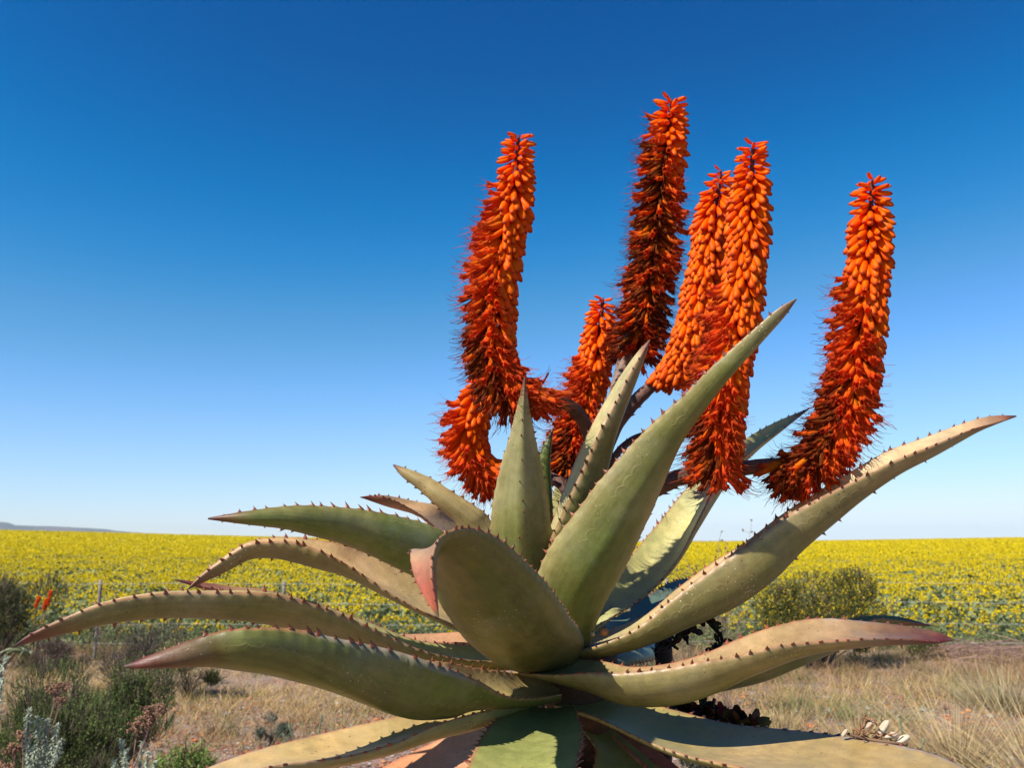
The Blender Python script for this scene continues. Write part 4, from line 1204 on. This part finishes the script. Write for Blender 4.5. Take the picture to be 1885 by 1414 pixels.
shrub(362, 10.0, 0.62, 0.60, 1500, (0.19, 0.20, 0.06), (0.13, 0.10, 0.06), 0.02, 'small yellow green bush between the two long left leaves', 6, 0.6, sprig=0.12, cards_per=5)
shrub(1500, 12.1, 1.6, 1.22, 4200, (0.105, 0.110, 0.022), (0.17, 0.12, 0.085), 0.028, 'wide olive green bush in front of the canola between the right leaves', 7, 0.55, sprig=0.15, cards_per=7, lumps=18, woody=44, depth=1.0, tipc=(0.75, 0.50, 0.02))
shrub(1680, 12.9, 0.5, 0.42, 900, (0.15, 0.19, 0.05), (0.12, 0.10, 0.06), 0.02, 'small green bush right of the tip of the rosy leaf', 8, 0.6, sprig=0.1, cards_per=4)
shrub(1200, 7.6, 0.75, 0.62, 2400, (0.17, 0.19, 0.075), (0.16, 0.13, 0.08), 0.014, 'grey green bush seen through the gap under the right leaves', 9, 0.75, sprig=0.12, cards_per=5)
shrub(1262, 6.2, 0.42, 0.42, 1100, (0.10, 0.12, 0.07), (0.12, 0.10, 0.08), 0.012, 'small dark bush below the lower right leaf beside the curled brown remains', 10, 0.75, sprig=0.08, cards_per=4)
shrub(520, 7.9, 0.30, 0.27, 700, (0.14, 0.17, 0.12), (0.14, 0.11, 0.08), 0.014, 'tiny blue grey bush on the gravel under the lower left leaf', 11, 0.6, sprig=0.05, cards_per=5)
shrub(640, 12.0, 1.2, 0.7, 2300, (0.15, 0.16, 0.085), (0.16, 0.12, 0.09), 0.018, 'faded green and brown bush behind the fence posts left of the aloe', 12, 0.5, sprig=0.13, cards_per=3)

# tall dry seed plant behind the aloe
def dry_plant(px, Y, h, n, w, seed, label):
    rs = np.random.default_rng(seed)
    root = empty('dry_seed_plant', base_at(px, Y))
    tag(root, label, 'dry plant')
    s = Soup(); hd = Soup()
    for k_ in range(n):
        e = np.array([rs.normal(0, w * 0.30), rs.normal(0, w * 0.2), h * rs.uniform(0.55, 1.0)])
        m_ = e * np.array([0.45, 0.45, 0.5]) + rs.normal(0, 0.02, 3)
        q, _ = spline(np.array([[0, 0, 0], m_, e]), 10)
        tube(s, q, np.linspace(0.004, 0.0015, 10), (0.24, 0.17, 0.12), 4)
        for j in range(9):
            b = q[rs.integers(4, 10)]
            t_ = b + rs.normal(0, 0.05, 3) + np.array([0, 0, 0.05])
            q2, _ = spline(np.array([b, 0.5 * (b + t_) + rs.normal(0, 0.008, 3), t_]), 5)
            tube(s, q2, 0.0016, (0.26, 0.18, 0.13), 3)
            cc = rs.normal(0, 0.006, (5, 3)) + t_
            cards(hd, cc, 0.022, np.array((0.24, 0.14, 0.09)) * rs.uniform(0.6, 1.5), rs)
    s.build('stems', M_WOOD, root)['kind'] = 'stuff'
    hd.build('seed_heads', M_DRY, root, smooth=False)['kind'] = 'stuff'
dry_plant(1325, 8.6, 1.95, 13, 0.62, 5, 'tall dry branching plant with tiny brown seed heads behind the right leaves')
dry_plant(1255, 8.9, 1.70, 10, 0.5, 6, 'dry brown seed plant seen low between the back right leaf and the field')
dry_plant(215, 12.4, 1.15, 10, 0.7, 7, 'bare grey twiggy plant before the canola above the longest left leaf')

# everlastings: silvery leafy stems, thin stalks with flat brown heads
def everlasting(px, Y, stems, heads, label, seed):
    rs = np.random.default_rng(seed)
    b = base_at(px, Y)
    root = empty('everlasting_plant', b)
    tag(root, label, 'flowering shrub')
    for (ex, ey, bx, by) in stems:
        e = P(ex, ey, Y + rs.uniform(-0.08, 0.08)) - b
        st = P(bx, by, Y) - b
        q, L = spline(np.array([st, 0.5 * (st + e) + rs.normal(0, 0.006, 3), e]), 30)
        s = Soup()
        tube(s, q, 0.003, (0.22, 0.21, 0.15), 5)
        m = int(L / 0.0005)
        f_ = rs.random(m); c = np.stack([np.interp(f_ * 29, np.arange(30), q[:, k_]) for k_ in range(3)], 1)
        T = unit(e - st)
        d = unit(rs.normal(0, 1, (m, 3)) + T * 0.9)
        strips(s, c, d, rs.uniform(0.012, 0.022, m), 0.007, 0.2, np.array((0.42, 0.48, 0.34)) * rs.uniform(0.65, 1.25, (m, 1)), 2, np.array((0.58, 0.62, 0.48)), rs=rs)
        s.build('leafy_stem', M_PLANT, root, smooth=False)
    for (hx, hy, bx, by, wd_, hh) in heads:
        Yh = Y + rs.uniform(-0.05, 0.05)
        hpt = P(hx, hy, Yh) - b; st = P(bx, by, Y) - b
        k1 = 0.4 * st + 0.6 * hpt + np.array([rs.uniform(-0.005, 0.005), 0, -0.02])
        s = Soup()
        q, _ = spline(np.array([st, k1, hpt - np.array([0, 0, 0.02])]), 16)
        tube(s, q, 0.0022, (0.36, 0.22, 0.16), 5)
        W_ = wd_ * Y / F0
        hd = Soup()
        for j in range(int(26 * wd_ / 30)):
            tpt = hpt + np.array([rs.uniform(-0.5, 0.5) * W_, rs.uniform(-0.4, 0.4) * W_, rs.uniform(-0.5, 0.35) * hh * Y / F0])
            q2, _ = spline(np.array([k1 + (hpt - k1) * rs.uniform(0.2, 0.7), 0.5 * (tpt + hpt) - np.array([0, 0, 0.015]), tpt]), 6)
            tube(s, q2, 0.0010, (0.34, 0.20, 0.15), 3)
            for _ in range(5):
                c_ = tpt + rs.normal(0, 0.0045, 3)
                blob(hd, c_, rs.uniform(0.0028, 0.0045), np.array((0.26, 0.14, 0.085)) * rs.uniform(0.55, 1.7), 1.0, 4, int(rs.integers(999)))
        o = s.build('flower_stem', M_WOOD, root)
        o2 = hd.build('flower_cluster', M_STONE, o, smooth=False)

everlasting(80, 3.6, [(54, 1308, 60, 1440), (69, 1322, 75, 1430), (105, 1336, 74, 1430), (86, 1325, 78, 1420), (112, 1362, 85, 1440), (110, 1388, 78, 1450), (62, 1378, 70, 1470), (66, 1400, 72, 1480), (52, 1398, 66, 1480)],
            [(107, 1264, 72, 1385, 34, 14), (112, 1288, 78, 1380, 16, 8), (44, 1352, 40, 1470, 26, 14), (26, 1377, 34, 1470, 26, 16), (6, 1412, 16, 1480, 24, 14)],
            'silver leaved everlasting with brown flat heads nearest the left corner', 3)
everlasting(240, 3.7, [(223, 1364, 235, 1470), (233, 1382, 238, 1470), (264, 1366, 250, 1470), (273, 1386, 250, 1480), (212, 1402, 230, 1480), (285, 1405, 252, 1480)],
            [(283, 1304, 243, 1420, 36, 16), (254, 1334, 242, 1430, 28, 22), (276, 1325, 245, 1420, 30, 16)],
            'silver leaved everlasting with brown flat heads right of the corner one', 4)
everlasting(-12, 3.5, [(12, 1212, -10, 1300), (4, 1252, -12, 1330), (-4, 1225, -14, 1330)], [], 'silvery leafy sprig poking in at the left edge', 5)

# upright blue green succulents
def succulent(px, Y, stems, label, seed):
    rs = np.random.default_rng(seed)
    b = base_at(px, Y)
    root = empty('succulent', b); tag(root, label, 'succulent')
    for (dx, h_, lx) in stems:
        x0 = dx * Y / F0
        q, L = spline(np.array([[x0 * 0.4, 0, -0.02], [x0 * 0.8, 0.0, h_ * 0.5], [x0 + lx, 0.01, h_]]), 24)
        s = Soup()
        tube(s, q, 0.007 + 0.0015 * np.sin(np.arange(24) * 2.1), (0.19, 0.235, 0.13), 7)
        m = 70
        i = rs.integers(0, 24, m)
        d = unit(rs.normal(0, 1, (m, 3)) + np.array([0, 0, 1.0]))
        strips(s, q[i], d, 0.018, 0.007, 0.1, (0.20, 0.25, 0.14), 2, (0.30, 0.33, 0.18), rs=rs)
        s.build('stem', M_PLANT, root)
succulent(590, 6.9, [(-32, 0.34, -0.05), (-8, 0.22, -0.03), (10, 0.42, 0.02), (40, 0.30, 0.03), (-48, 0.28, -0.02), (64, 0.16, 0.02)], 'clump of upright blue green succulent stems on the gravel under the lower left leaf', 1)
succulent(1640, 6.6, [(-6, 0.44, -0.01), (20, 0.30, 0.05), (-52, 0.26, 0.01), (-80, 0.18, 0.0), (40, 0.2, 0.04)], 'thin green succulent stems standing behind the pale seed capsules', 2)
succulent(1500, 6.5, [(-40, 0.2, -0.01), (0, 0.24, 0.0), (30, 0.18, 0.02), (-70, 0.16, 0.0)], 'short pale green stems left of the pale seed capsules', 3)

# --- grass tufts one can tell apart
tuft(128, 8.6, 0.66, 150, 0.20, (0.28, 0), (0.46, 0.36, 0.12), (0.66, 0.54, 0.24), 0.007, 0.13, 'tall golden grass tuft bending right under the tip of the longest left leaf', 1, droop=0.35)
tuft(492, 6.9, 0.30, 150, 0.55, (0, 0), (0.22, 0.20, 0.07), (0.50, 0.42, 0.22), 0.004, 0.05, 'spiky green and straw tuft on the gravel above the drooping left leaf', 2)
tuft(425, 8.3, 0.26, 130, 0.9, (0, 0), (0.24, 0.18, 0.09), (0.42, 0.33, 0.18), 0.005, 0.08, 'dark based straw tuft at the left of the gravel patch', 3)
tuft(640, 8.0, 0.38, 80, 0.35, (0, 0), (0.42, 0.33, 0.15), (0.55, 0.45, 0.25), 0.005, 0.08, 'pale straw tuft behind the blue green succulents', 4)
tuft(1720, 7.0, 0.72, 420, 0.85, (-0.1, 0), (0.42, 0.29, 0.13), (0.66, 0.50, 0.27), 0.0075, 0.16, 'large spreading straw tuft with a brown heart at the right', 5, droop=0.3)
tuft(1880, 5.9, 1.05, 300, 0.75, (-0.35, 0), (0.44, 0.32, 0.14), (0.66, 0.52, 0.28), 0.007, 0.16, 'tall dry grass leaning in from the right edge', 6, droop=0.3)
tuft(1790, 5.2, 0.62, 160, 0.9, (-0.15, 0), (0.42, 0.31, 0.14), (0.66, 0.52, 0.28), 0.006, 0.12, 'loose straw tuft in the lower right corner', 7, droop=0.2)
tuft(1600, 8.6, 0.42, 260, 0.75, (0, 0), (0.20, 0.22, 0.06), (0.45, 0.40, 0.17), 0.006, 0.35, 'green grass clump below the rosy lower right leaf', 8)
tuft(1480, 8.9, 0.40, 240, 0.7, (0, 0), (0.21, 0.22, 0.06), (0.46, 0.40, 0.18), 0.006, 0.35, 'green and straw grass clump just under the belly of the rosy leaf', 9)
tuft(1810, 9.3, 0.62, 420, 0.75, (-0.1, 0), (0.33, 0.28, 0.13), (0.55, 0.46, 0.25), 0.007, 0.4, 'straw grass clump behind the large spreading tuft', 10)
tuft(1560, 7.7, 0.40, 240, 0.8, (0.1, 0), (0.40, 0.29, 0.13), (0.60, 0.46, 0.24), 0.006, 0.22, 'straw grass clump left of the large spreading tuft', 13)
tuft(1420, 8.2, 0.34, 220, 0.8, (0, 0), (0.36, 0.28, 0.12), (0.56, 0.44, 0.22), 0.006, 0.25, 'low straw clump above the curled brown remains of the old spike', 14)
tuft(1690, 5.6, 0.30, 160, 0.9, (0, 0), (0.34, 0.26, 0.12), (0.58, 0.45, 0.24), 0.005, 0.12, 'short straw tuft at the bottom right above the edge of the leaf', 15)
tuft(60, 9.6, 0.36, 260, 0.8, (0, 0), (0.26, 0.22, 0.09), (0.48, 0.38, 0.2), 0.007, 0.45, 'low grass clump left of the golden tuft', 11)
tuft(815, 10.4, 0.55, 320, 0.5, (0.05, 0), (0.34, 0.26, 0.12), (0.52, 0.41, 0.22), 0.007, 0.5, 'brown grass clump showing behind the base of the left leaves', 12)

# --- dry grass and litter over the verge (nobody could count it)
def verge():
    rs = np.random.default_rng(77)
    s = Soup()
    n = 13500
    y = 2.6 + 11.6 * rs.random(n) ** 0.8
    x = (rs.random(n) * 2 - 1) * (0.95 * y + 2.2)
    dens = 0.27 + 0.9 * noise2(x * 0.55, y * 0.9, 21) + np.clip((y - 7.6) / 3.0, -0.32, 0.6)
    px = W0 / 2 + F0 * x / y
    bare = ((px > 380) & (px < 1150) & (y < 7.9)) * 0.5 + ((px > 1250) & (y < 7.6)) * 0.10
    keep = rs.random(n) < np.clip(dens - bare, 0.04, 1)
    x, y = x[keep], y[keep]
    n = len(x)
    nb = 17
    X = np.repeat(x, nb) + rs.normal(0, 0.07, n * nb); Y = np.repeat(y, nb) + rs.normal(0, 0.07, n * nb)
    Z = gz(X, Y) - 0.01
    g = np.repeat(np.clip(0.5 + 0.9 * noise2(x * 0.4, y * 0.6, 33), 0, 1), nb)[:, None]
    hh = np.repeat(rs.uniform(0.10, 0.30, n) * np.clip(0.45 + (y - 4.5) * 0.11, 0.45, 1.15), nb) * rs.uniform(0.4, 1.2, n * nb)
    d = np.stack([rs.normal(0, 0.6, n * nb), rs.normal(0, 0.6, n * nb), np.ones(n * nb)], -1)
    straw = np.array((0.54, 0.37, 0.15)); brown = np.array((0.36, 0.22, 0.11)); green = np.array((0.17, 0.17, 0.055))
    col = straw * g + brown * (1 - g)
    gm = np.repeat(rs.random(n) < 0.22, nb)[:, None]
    col = np.where(gm, green, col) * rs.uniform(0.6, 1.25, (n * nb, 1))
    strips(s, np.stack([X, Y, Z], -1), d, hh, 0.0055, rs.uniform(0, 0.5, n * nb), col, 3, col * 1.35, rs=rs)
    tag(s.build('dry_grass', M_DRY, smooth=False), 'short dry straw coloured grass growing over the verge before the field', 'grass', kind='stuff')
    # twiggy litter lying about
    s = Soup()
    n = 9000
    y = 5.0 + 9.3 * rs.random(n); x = (rs.random(n) * 2 - 1) * (0.66 * y + 1)
    z = gz(x, y) + 0.012
    a = rs.uniform(0, 2 * PI, n)
    strips(s, np.stack([x, y, z], -1), np.stack([np.cos(a), np.sin(a), rs.uniform(0, 0.35, n)], -1), rs.uniform(0.05, 0.2, n), 0.006, 0.1, np.array((0.30, 0.22, 0.16)) * rs.uniform(0.5, 1.4, (n, 1)), 2, rs=rs, side=np.tile(np.array([[0, 0.3, 0.95]]), (n, 1)))
    tag(s.build('dry_litter', M_DRY, smooth=False), 'broken dry stalks lying between the grass', 'litter', kind='stuff')
    # gravel
    s = Soup()
    n = 15000
    y = 4.4 + 5.6 * rs.random(n) ** 1.1; x = (rs.random(n) * 2 - 1) * (0.66 * y + 0.6)
    z = gz(x, y)
    th = rs.uniform(0, 2 * PI, (n, 1))
    oct_ = np.array([(1, 0, 0), (0, 1, 0), (-1, 0, 0), (0, -1, 0), (0, 0, 0.8), (0, 0, -0.5), (0.6, 0.6, 0.3), (-0.6, -0.5, 0.35)])
    f = np.array([(0, 6, 4), (6, 1, 4), (1, 2, 4), (2, 7, 4), (7, 3, 4), (3, 0, 4), (0, 1, 6), (2, 3, 7)])
    r = rs.gamma(2.2, 0.0052, n) + 0.004
    Mx = np.zeros((n, 3, 3)); c_, s_ = np.cos(th[:, 0]), np.sin(th[:, 0])
    Mx[:, 0, 0] = c_ * rs.uniform(0.7, 1.3, n); Mx[:, 0, 1] = -s_; Mx[:, 1, 0] = s_; Mx[:, 1, 1] = c_ * rs.uniform(0.7, 1.2, n); Mx[:, 2, 2] = rs.uniform(0.5, 1, n)
    pal = np.array([(0.48, 0.15, 0.055), (0.40, 0.20, 0.10), (0.34, 0.28, 0.24), (0.45, 0.40, 0.35), (0.22, 0.10, 0.08), (0.55, 0.24, 0.10)])
    cc = pal[rs.integers(0, 6, n)] * rs.uniform(0.7, 1.2, (n, 1))
    instance(s, oct_, f, np.ones((8, 3)), Mx * r[:, None, None], np.stack([x, y, z + r * 0.2], -1), cc)
    tag(s.build('gravel', M_STONE, smooth=False), 'loose grey and orange gravel on the ground', 'gravel', kind='stuff')
    # a few larger orange stones one can pick out
    for k_ in range(26):
        y_ = rs.uniform(6.0, 9.5); px_ = rs.choice([rs.uniform(330, 760), rs.uniform(1350, 1880)])
        b = base_at(px_, y_)
        s = Soup(); blob(s, (0, 0, 0), rs.uniform(0.02, 0.036), np.array((0.52, 0.19, 0.07)) * rs.uniform(0.7, 1.15), rs.uniform(0.5, 0.8), 6, k_)
        o = s.build('stone', M_STONE, smooth=False); o.location = (b[0], b[1], b[2] + 0.008)
        tag(o, 'rusty orange stone on the gravel among the dry grass ' + ('left of the aloe' if px_ < 1000 else 'right of the aloe'), 'stone', 'orange stones on the gravel ' + ('at the left' if px_ < 1000 else 'at the right'))
verge()

def brush():
    rs = np.random.default_rng(9)
    b = base_at(1850, 13.2)
    s = Soup()
    n = 900
    p = np.stack([rs.uniform(-1.3, 1.9, n), rs.normal(0, 0.35, n), np.abs(rs.normal(0.07, 0.08, n))], -1)
    a = rs.normal(0, 0.5, n)
    strips(s, p, np.stack([np.cos(a) * rs.choice([-1, 1], n), np.sin(a), rs.normal(0, 0.22, n)], -1), rs.uniform(0.2, 0.7, n), 0.011, 0.1, np.array((0.25, 0.15, 0.12)) * rs.uniform(0.5, 1.6, (n, 1)), 3, rs=rs, side=np.tile(np.array([[0, 0.3, 0.95]]), (n, 1)))
    o = s.build('brush_pile', M_WOOD, smooth=False); o.location = tuple(b.tolist())
    tag(o, 'low pile of dead reddish brown brushwood along the field edge at the right', 'brushwood')
brush()

# --- wire fence along the field
def fence():
    Y = 13.0
    root = empty('wire_fence', base_at(525, Y)); tag(root, 'thin wire fence with weathered posts along the canola field', 'fence')
    o0 = np.array(root.location)
    for px, zt in ((-1480, 1.2), (-1145, 1.15), (-810, 1.18), (-475, 1.15), (2330, 1.2), (2660, 1.16), (3000, 1.2), (3380, 1.2), (-140, 1.18), (192, 1.15), (527, 1.14), (1010, 1.14), (1990, 1.2), (1225, 1.15)):
        b = base_at(px, Y) - o0
        s = Soup()
        q = np.array([[b[0], 0, b[2] - 0.1], [b[0] + 0.004, 0, b[2] + 0.5], [b[0], 0, b[2] + zt]])
        q, _ = spline(q, 8)
        tube(s, q, 0.026 * (1 + 0.06 * noise1(np.arange(8) * 0.9, 3)), (0.27, 0.22, 0.19), 8)
        s.build('fence_post', M_WOOD, root)
    for z in (1.10, 0.82, 0.52, 0.25):
        xs = np.linspace(P(-1500, 993, Y)[0], P(3400, 993, Y)[0], 90) - o0[0]
        zz = gz(xs + o0[0], np.full(90, Y)) - o0[2] + z + 0.006 * np.sin(xs * 3)
        s = Soup()
        tube(s, np.stack([xs, np.full(90, -0.03), zz], -1), 0.0028, (0.42, 0.40, 0.38), 5)
        s.build('wire', M_STONE, root)
fence()

# --- small aloe flowering far left at the field edge
def far_aloe():
    Y = 11.9
    b = base_at(82, Y)
    root = empty('aloe_plant', b); tag(root, 'small far aloe with three orange spikes among bushes at the left', 'aloe')
    rs = np.random.default_rng(3)
    for (x0, y0, x1, y1) in ((66, 1117, 73, 1097), (81, 1122, 86, 1102), (87, 1114, 95, 1086)):
        a, c = P(x0, y0, Y) - b, P(x1, y1, Y) - b
        s = Soup()
        tube(s, np.array([a * 0.2, a * 0.6, a]), 0.008, (0.12, 0.06, 0.04), 6)
        o = s.build('flower_spike', M_STALK, root)
        sp = Soup()
        n = 160; t_ = rs.random(n); an = rs.uniform(0, 2 * PI, n)
        T = unit(c - a)
        A = unit(np.cross(T, [0, 1, 0])); Bv = np.cross(T, A)
        out = A * np.cos(an)[:, None] + Bv * np.sin(an)[:, None]
        Fm = frames(unit(out - T * 0.7), np.tile([[0, 0, 1.0]], (n, 1)))
        instance(sp, BUDS[0][0], BUDS[0][1], BUDS[0][2] * (0.85, 0.6, 1), Fm * 0.032, a + (c - a) * t_[:, None])
        sp.build('flowers', M_BUD, o)['kind'] = 'stuff'
    for k_ in range(14):
        az = k_ * 2.4; dx, dy = math.cos(az), math.sin(az)
        q, _ = spline(np.array([[0, 0, 0.12], [dx * 0.16, dy * 0.16, 0.30], [dx * 0.32, dy * 0.32, 0.34], [dx * 0.45, dy * 0.45, 0.26]]), 14)
        s = Soup()
        tube(s, q, np.interp(np.linspace(0, 1, 14), [0, 0.3, 1], [0.04, 0.035, 0.002]), (0.16, 0.17, 0.07), 8, squash=0.5)
        s.build('leaf', M_THORN, root)
far_aloe()

# --- the canola field
YEL = np.array((0.80, 0.585, 0.006))
CGR = np.array((0.20, 0.225, 0.095))
def canola_head(s, c, r, rs, n=14, mat=0):
    p = c + unit(rs.normal(0, 1, (n, 3))) * r * (rs.random((n, 1)) ** 0.4) * np.array([1, 1, 0.8])
    quads(s, p, 0.026, YEL * rs.uniform(0.8, 1.1, (n, 1)) * np.array([1, 1, 1]), rs, mat)

def canola_protos():
    out = []
    for v in range(10):
        rs = np.random.default_rng(v + 50)
        h = rs.uniform(0.42, 0.66)
        fs = Soup(); hs = Soup()
        k = int(rs.integers(4, 8))
        tube(fs, np.array([[0, 0, -0.02], [0, 0, h * 0.5]]), 0.006, CGR, 5)
        ends = []
        for j in range(k):
            e = np.array([rs.normal(0, 0.07), rs.normal(0, 0.07), h * rs.uniform(0.72, 1.0)])
            q, _ = spline(np.array([[0, 0, 0], e * np.array([0.25, 0.25, 0.55]), e]), 6)
            tube(fs, q, 0.004, CGR * 1.1, 4)
            ends.append(e)
        n = 46
        z = h * rs.uniform(0.05, 0.80, n)
        p = np.stack([rs.normal(0, 0.085, n), rs.normal(0, 0.085, n), z], -1)
        cards(fs, p, rs.uniform(0.05, 0.13, n) * (1.15 - z / h * 0.7), CGR * rs.uniform(0.6, 1.4, (n, 1)), rs, 0.5, 0.4)
        for e in ends:
            if rs.random() < 0.85:
                canola_head(hs, e, rs.uniform(0.02, 0.034), rs, 16)
        if not hs.n: canola_head(hs, ends[0], 0.03, rs, 16)
        out.append((fs.mesh('canola_plant', M_PLANT, False), hs.mesh('flower_heads', M_PETAL, False)))
    return out

def canola():
    protos = canola_protos()
    rs = np.random.default_rng(123)
    # front rows as single plants
    cand = []
    for r_ in range(5):
        y0 = 14.0 + r_ * 0.42
        xs = np.arange(-0.62 * y0, 0.62 * y0, 0.305)
        cand += [(x + rs.normal(0, 0.08), y0 + rs.normal(0, 0.1), r_) for x in xs]
    rs.shuffle(cand)
    cand = sorted(cand[:300], key=lambda c: c[1])
    for (x, y, r_) in cand:
        v = int(rs.integers(10))
        o = bpy.data.objects.new('canola_plant', protos[v][0]); C.objects.link(o)
        o.location = (x, y, ground_at(x, y)); o.rotation_euler = (0, 0, rs.uniform(0, 6.28))
        k = rs.uniform(0.62, 0.85) * (0.82 + 0.07 * r_); o.scale = (k * 1.15, k * 1.15, k)
        tag(o, 'leafy knee high canola plant in the front rows of the yellow field', 'canola plant', 'canola plants in the front rows')
        if rs.random() < 0.60 + 0.1 * r_:
            h = bpy.data.objects.new('flower_heads', protos[v][1]); C.objects.link(h); h.parent = o; h['kind'] = 'stuff'
    # the rest of the field
    F = Soup(); Hh = Soup()
    for (ya, yb, dn, nl, nf, lsz, fsz, cr) in ((16.1, 28, 11.0, 9, 4, 0.10, 0.030, 7), (28, 55, 6.5, 4, 5, 0.14, 0.040, 4), (55, 110, 2.4, 3, 9, 0.22, 0.078, 2), (110, CREST + 12, 0.85, 1, 14, 0.36, 0.155, 1)):
        wx = 1.0 if yb < 60 else 0.95
        area = wx * (yb ** 2 - ya ** 2)
        n = int(area * dn)
        y = np.sqrt(rs.uniform(ya ** 2, yb ** 2, n)); x = (rs.random(n) * 2 - 1) * (wx * y + 1.0)
        z = gz(x, y)
        bloom = np.clip(0.74 + 0.42 * noise2(x * 0.35, y * 0.22, 41) + 0.25 * noise2(x * 1.3, y * 0.9, 43) + np.clip((y - 24) / 50, -0.08, 0.30), 0.06, 1)
        h = CANOPY * (0.88 + 0.10 * noise2(x * 0.5, y * 0.4, 42)) * rs.uniform(0.82, 1.14, n)
        h = h * np.clip(0.72 + (y - 15.6) / 14, 0.72, 1)
        m = n * nl
        ii = np.repeat(np.arange(n), nl)
        fz = rs.uniform(0.2, 0.86, m)
        sp = lsz * 0.9
        p = np.stack([x[ii] + rs.normal(0, sp, m), y[ii] + rs.normal(0, sp, m), z[ii] + h[ii] * fz], -1)
        quads(F, p, lsz * rs.uniform(0.6, 1.2, m), CGR * rs.uniform(0.6, 1.35, (m, 1)), rs, up=0.6)
        ii = np.repeat(np.arange(n), nf)
        keep = rs.random(n * nf) < bloom[ii]
        ii = ii[keep]; m = len(ii)
        c = np.stack([x[ii] + rs.normal(0, 0.11 + lsz * 0.5, m), y[ii] + rs.normal(0, 0.11 + lsz * 0.5, m), z[ii] + h[ii] * rs.uniform(0.90, 1.06, m)], -1)
        jj = np.repeat(np.arange(m), cr)
        p = c[jj] + rs.normal(0, 0.017, (len(jj), 3)) * (1 if cr > 2 else 2)
        quads(Hh, p, fsz * rs.uniform(0.7, 1.25, len(jj)), YEL * rs.uniform(0.82, 1.08, (len(jj), 1)), rs, up=0.5)
    tag(F.build('canola_foliage', M_PLANT, smooth=False), 'grey green leaves of the canola crop beyond the front rows', 'crop', kind='stuff')
    tag(Hh.build('canola_bloom', M_PETAL, smooth=False), 'mass of yellow canola flowers reaching to the horizon', 'crop', kind='stuff')
canola()
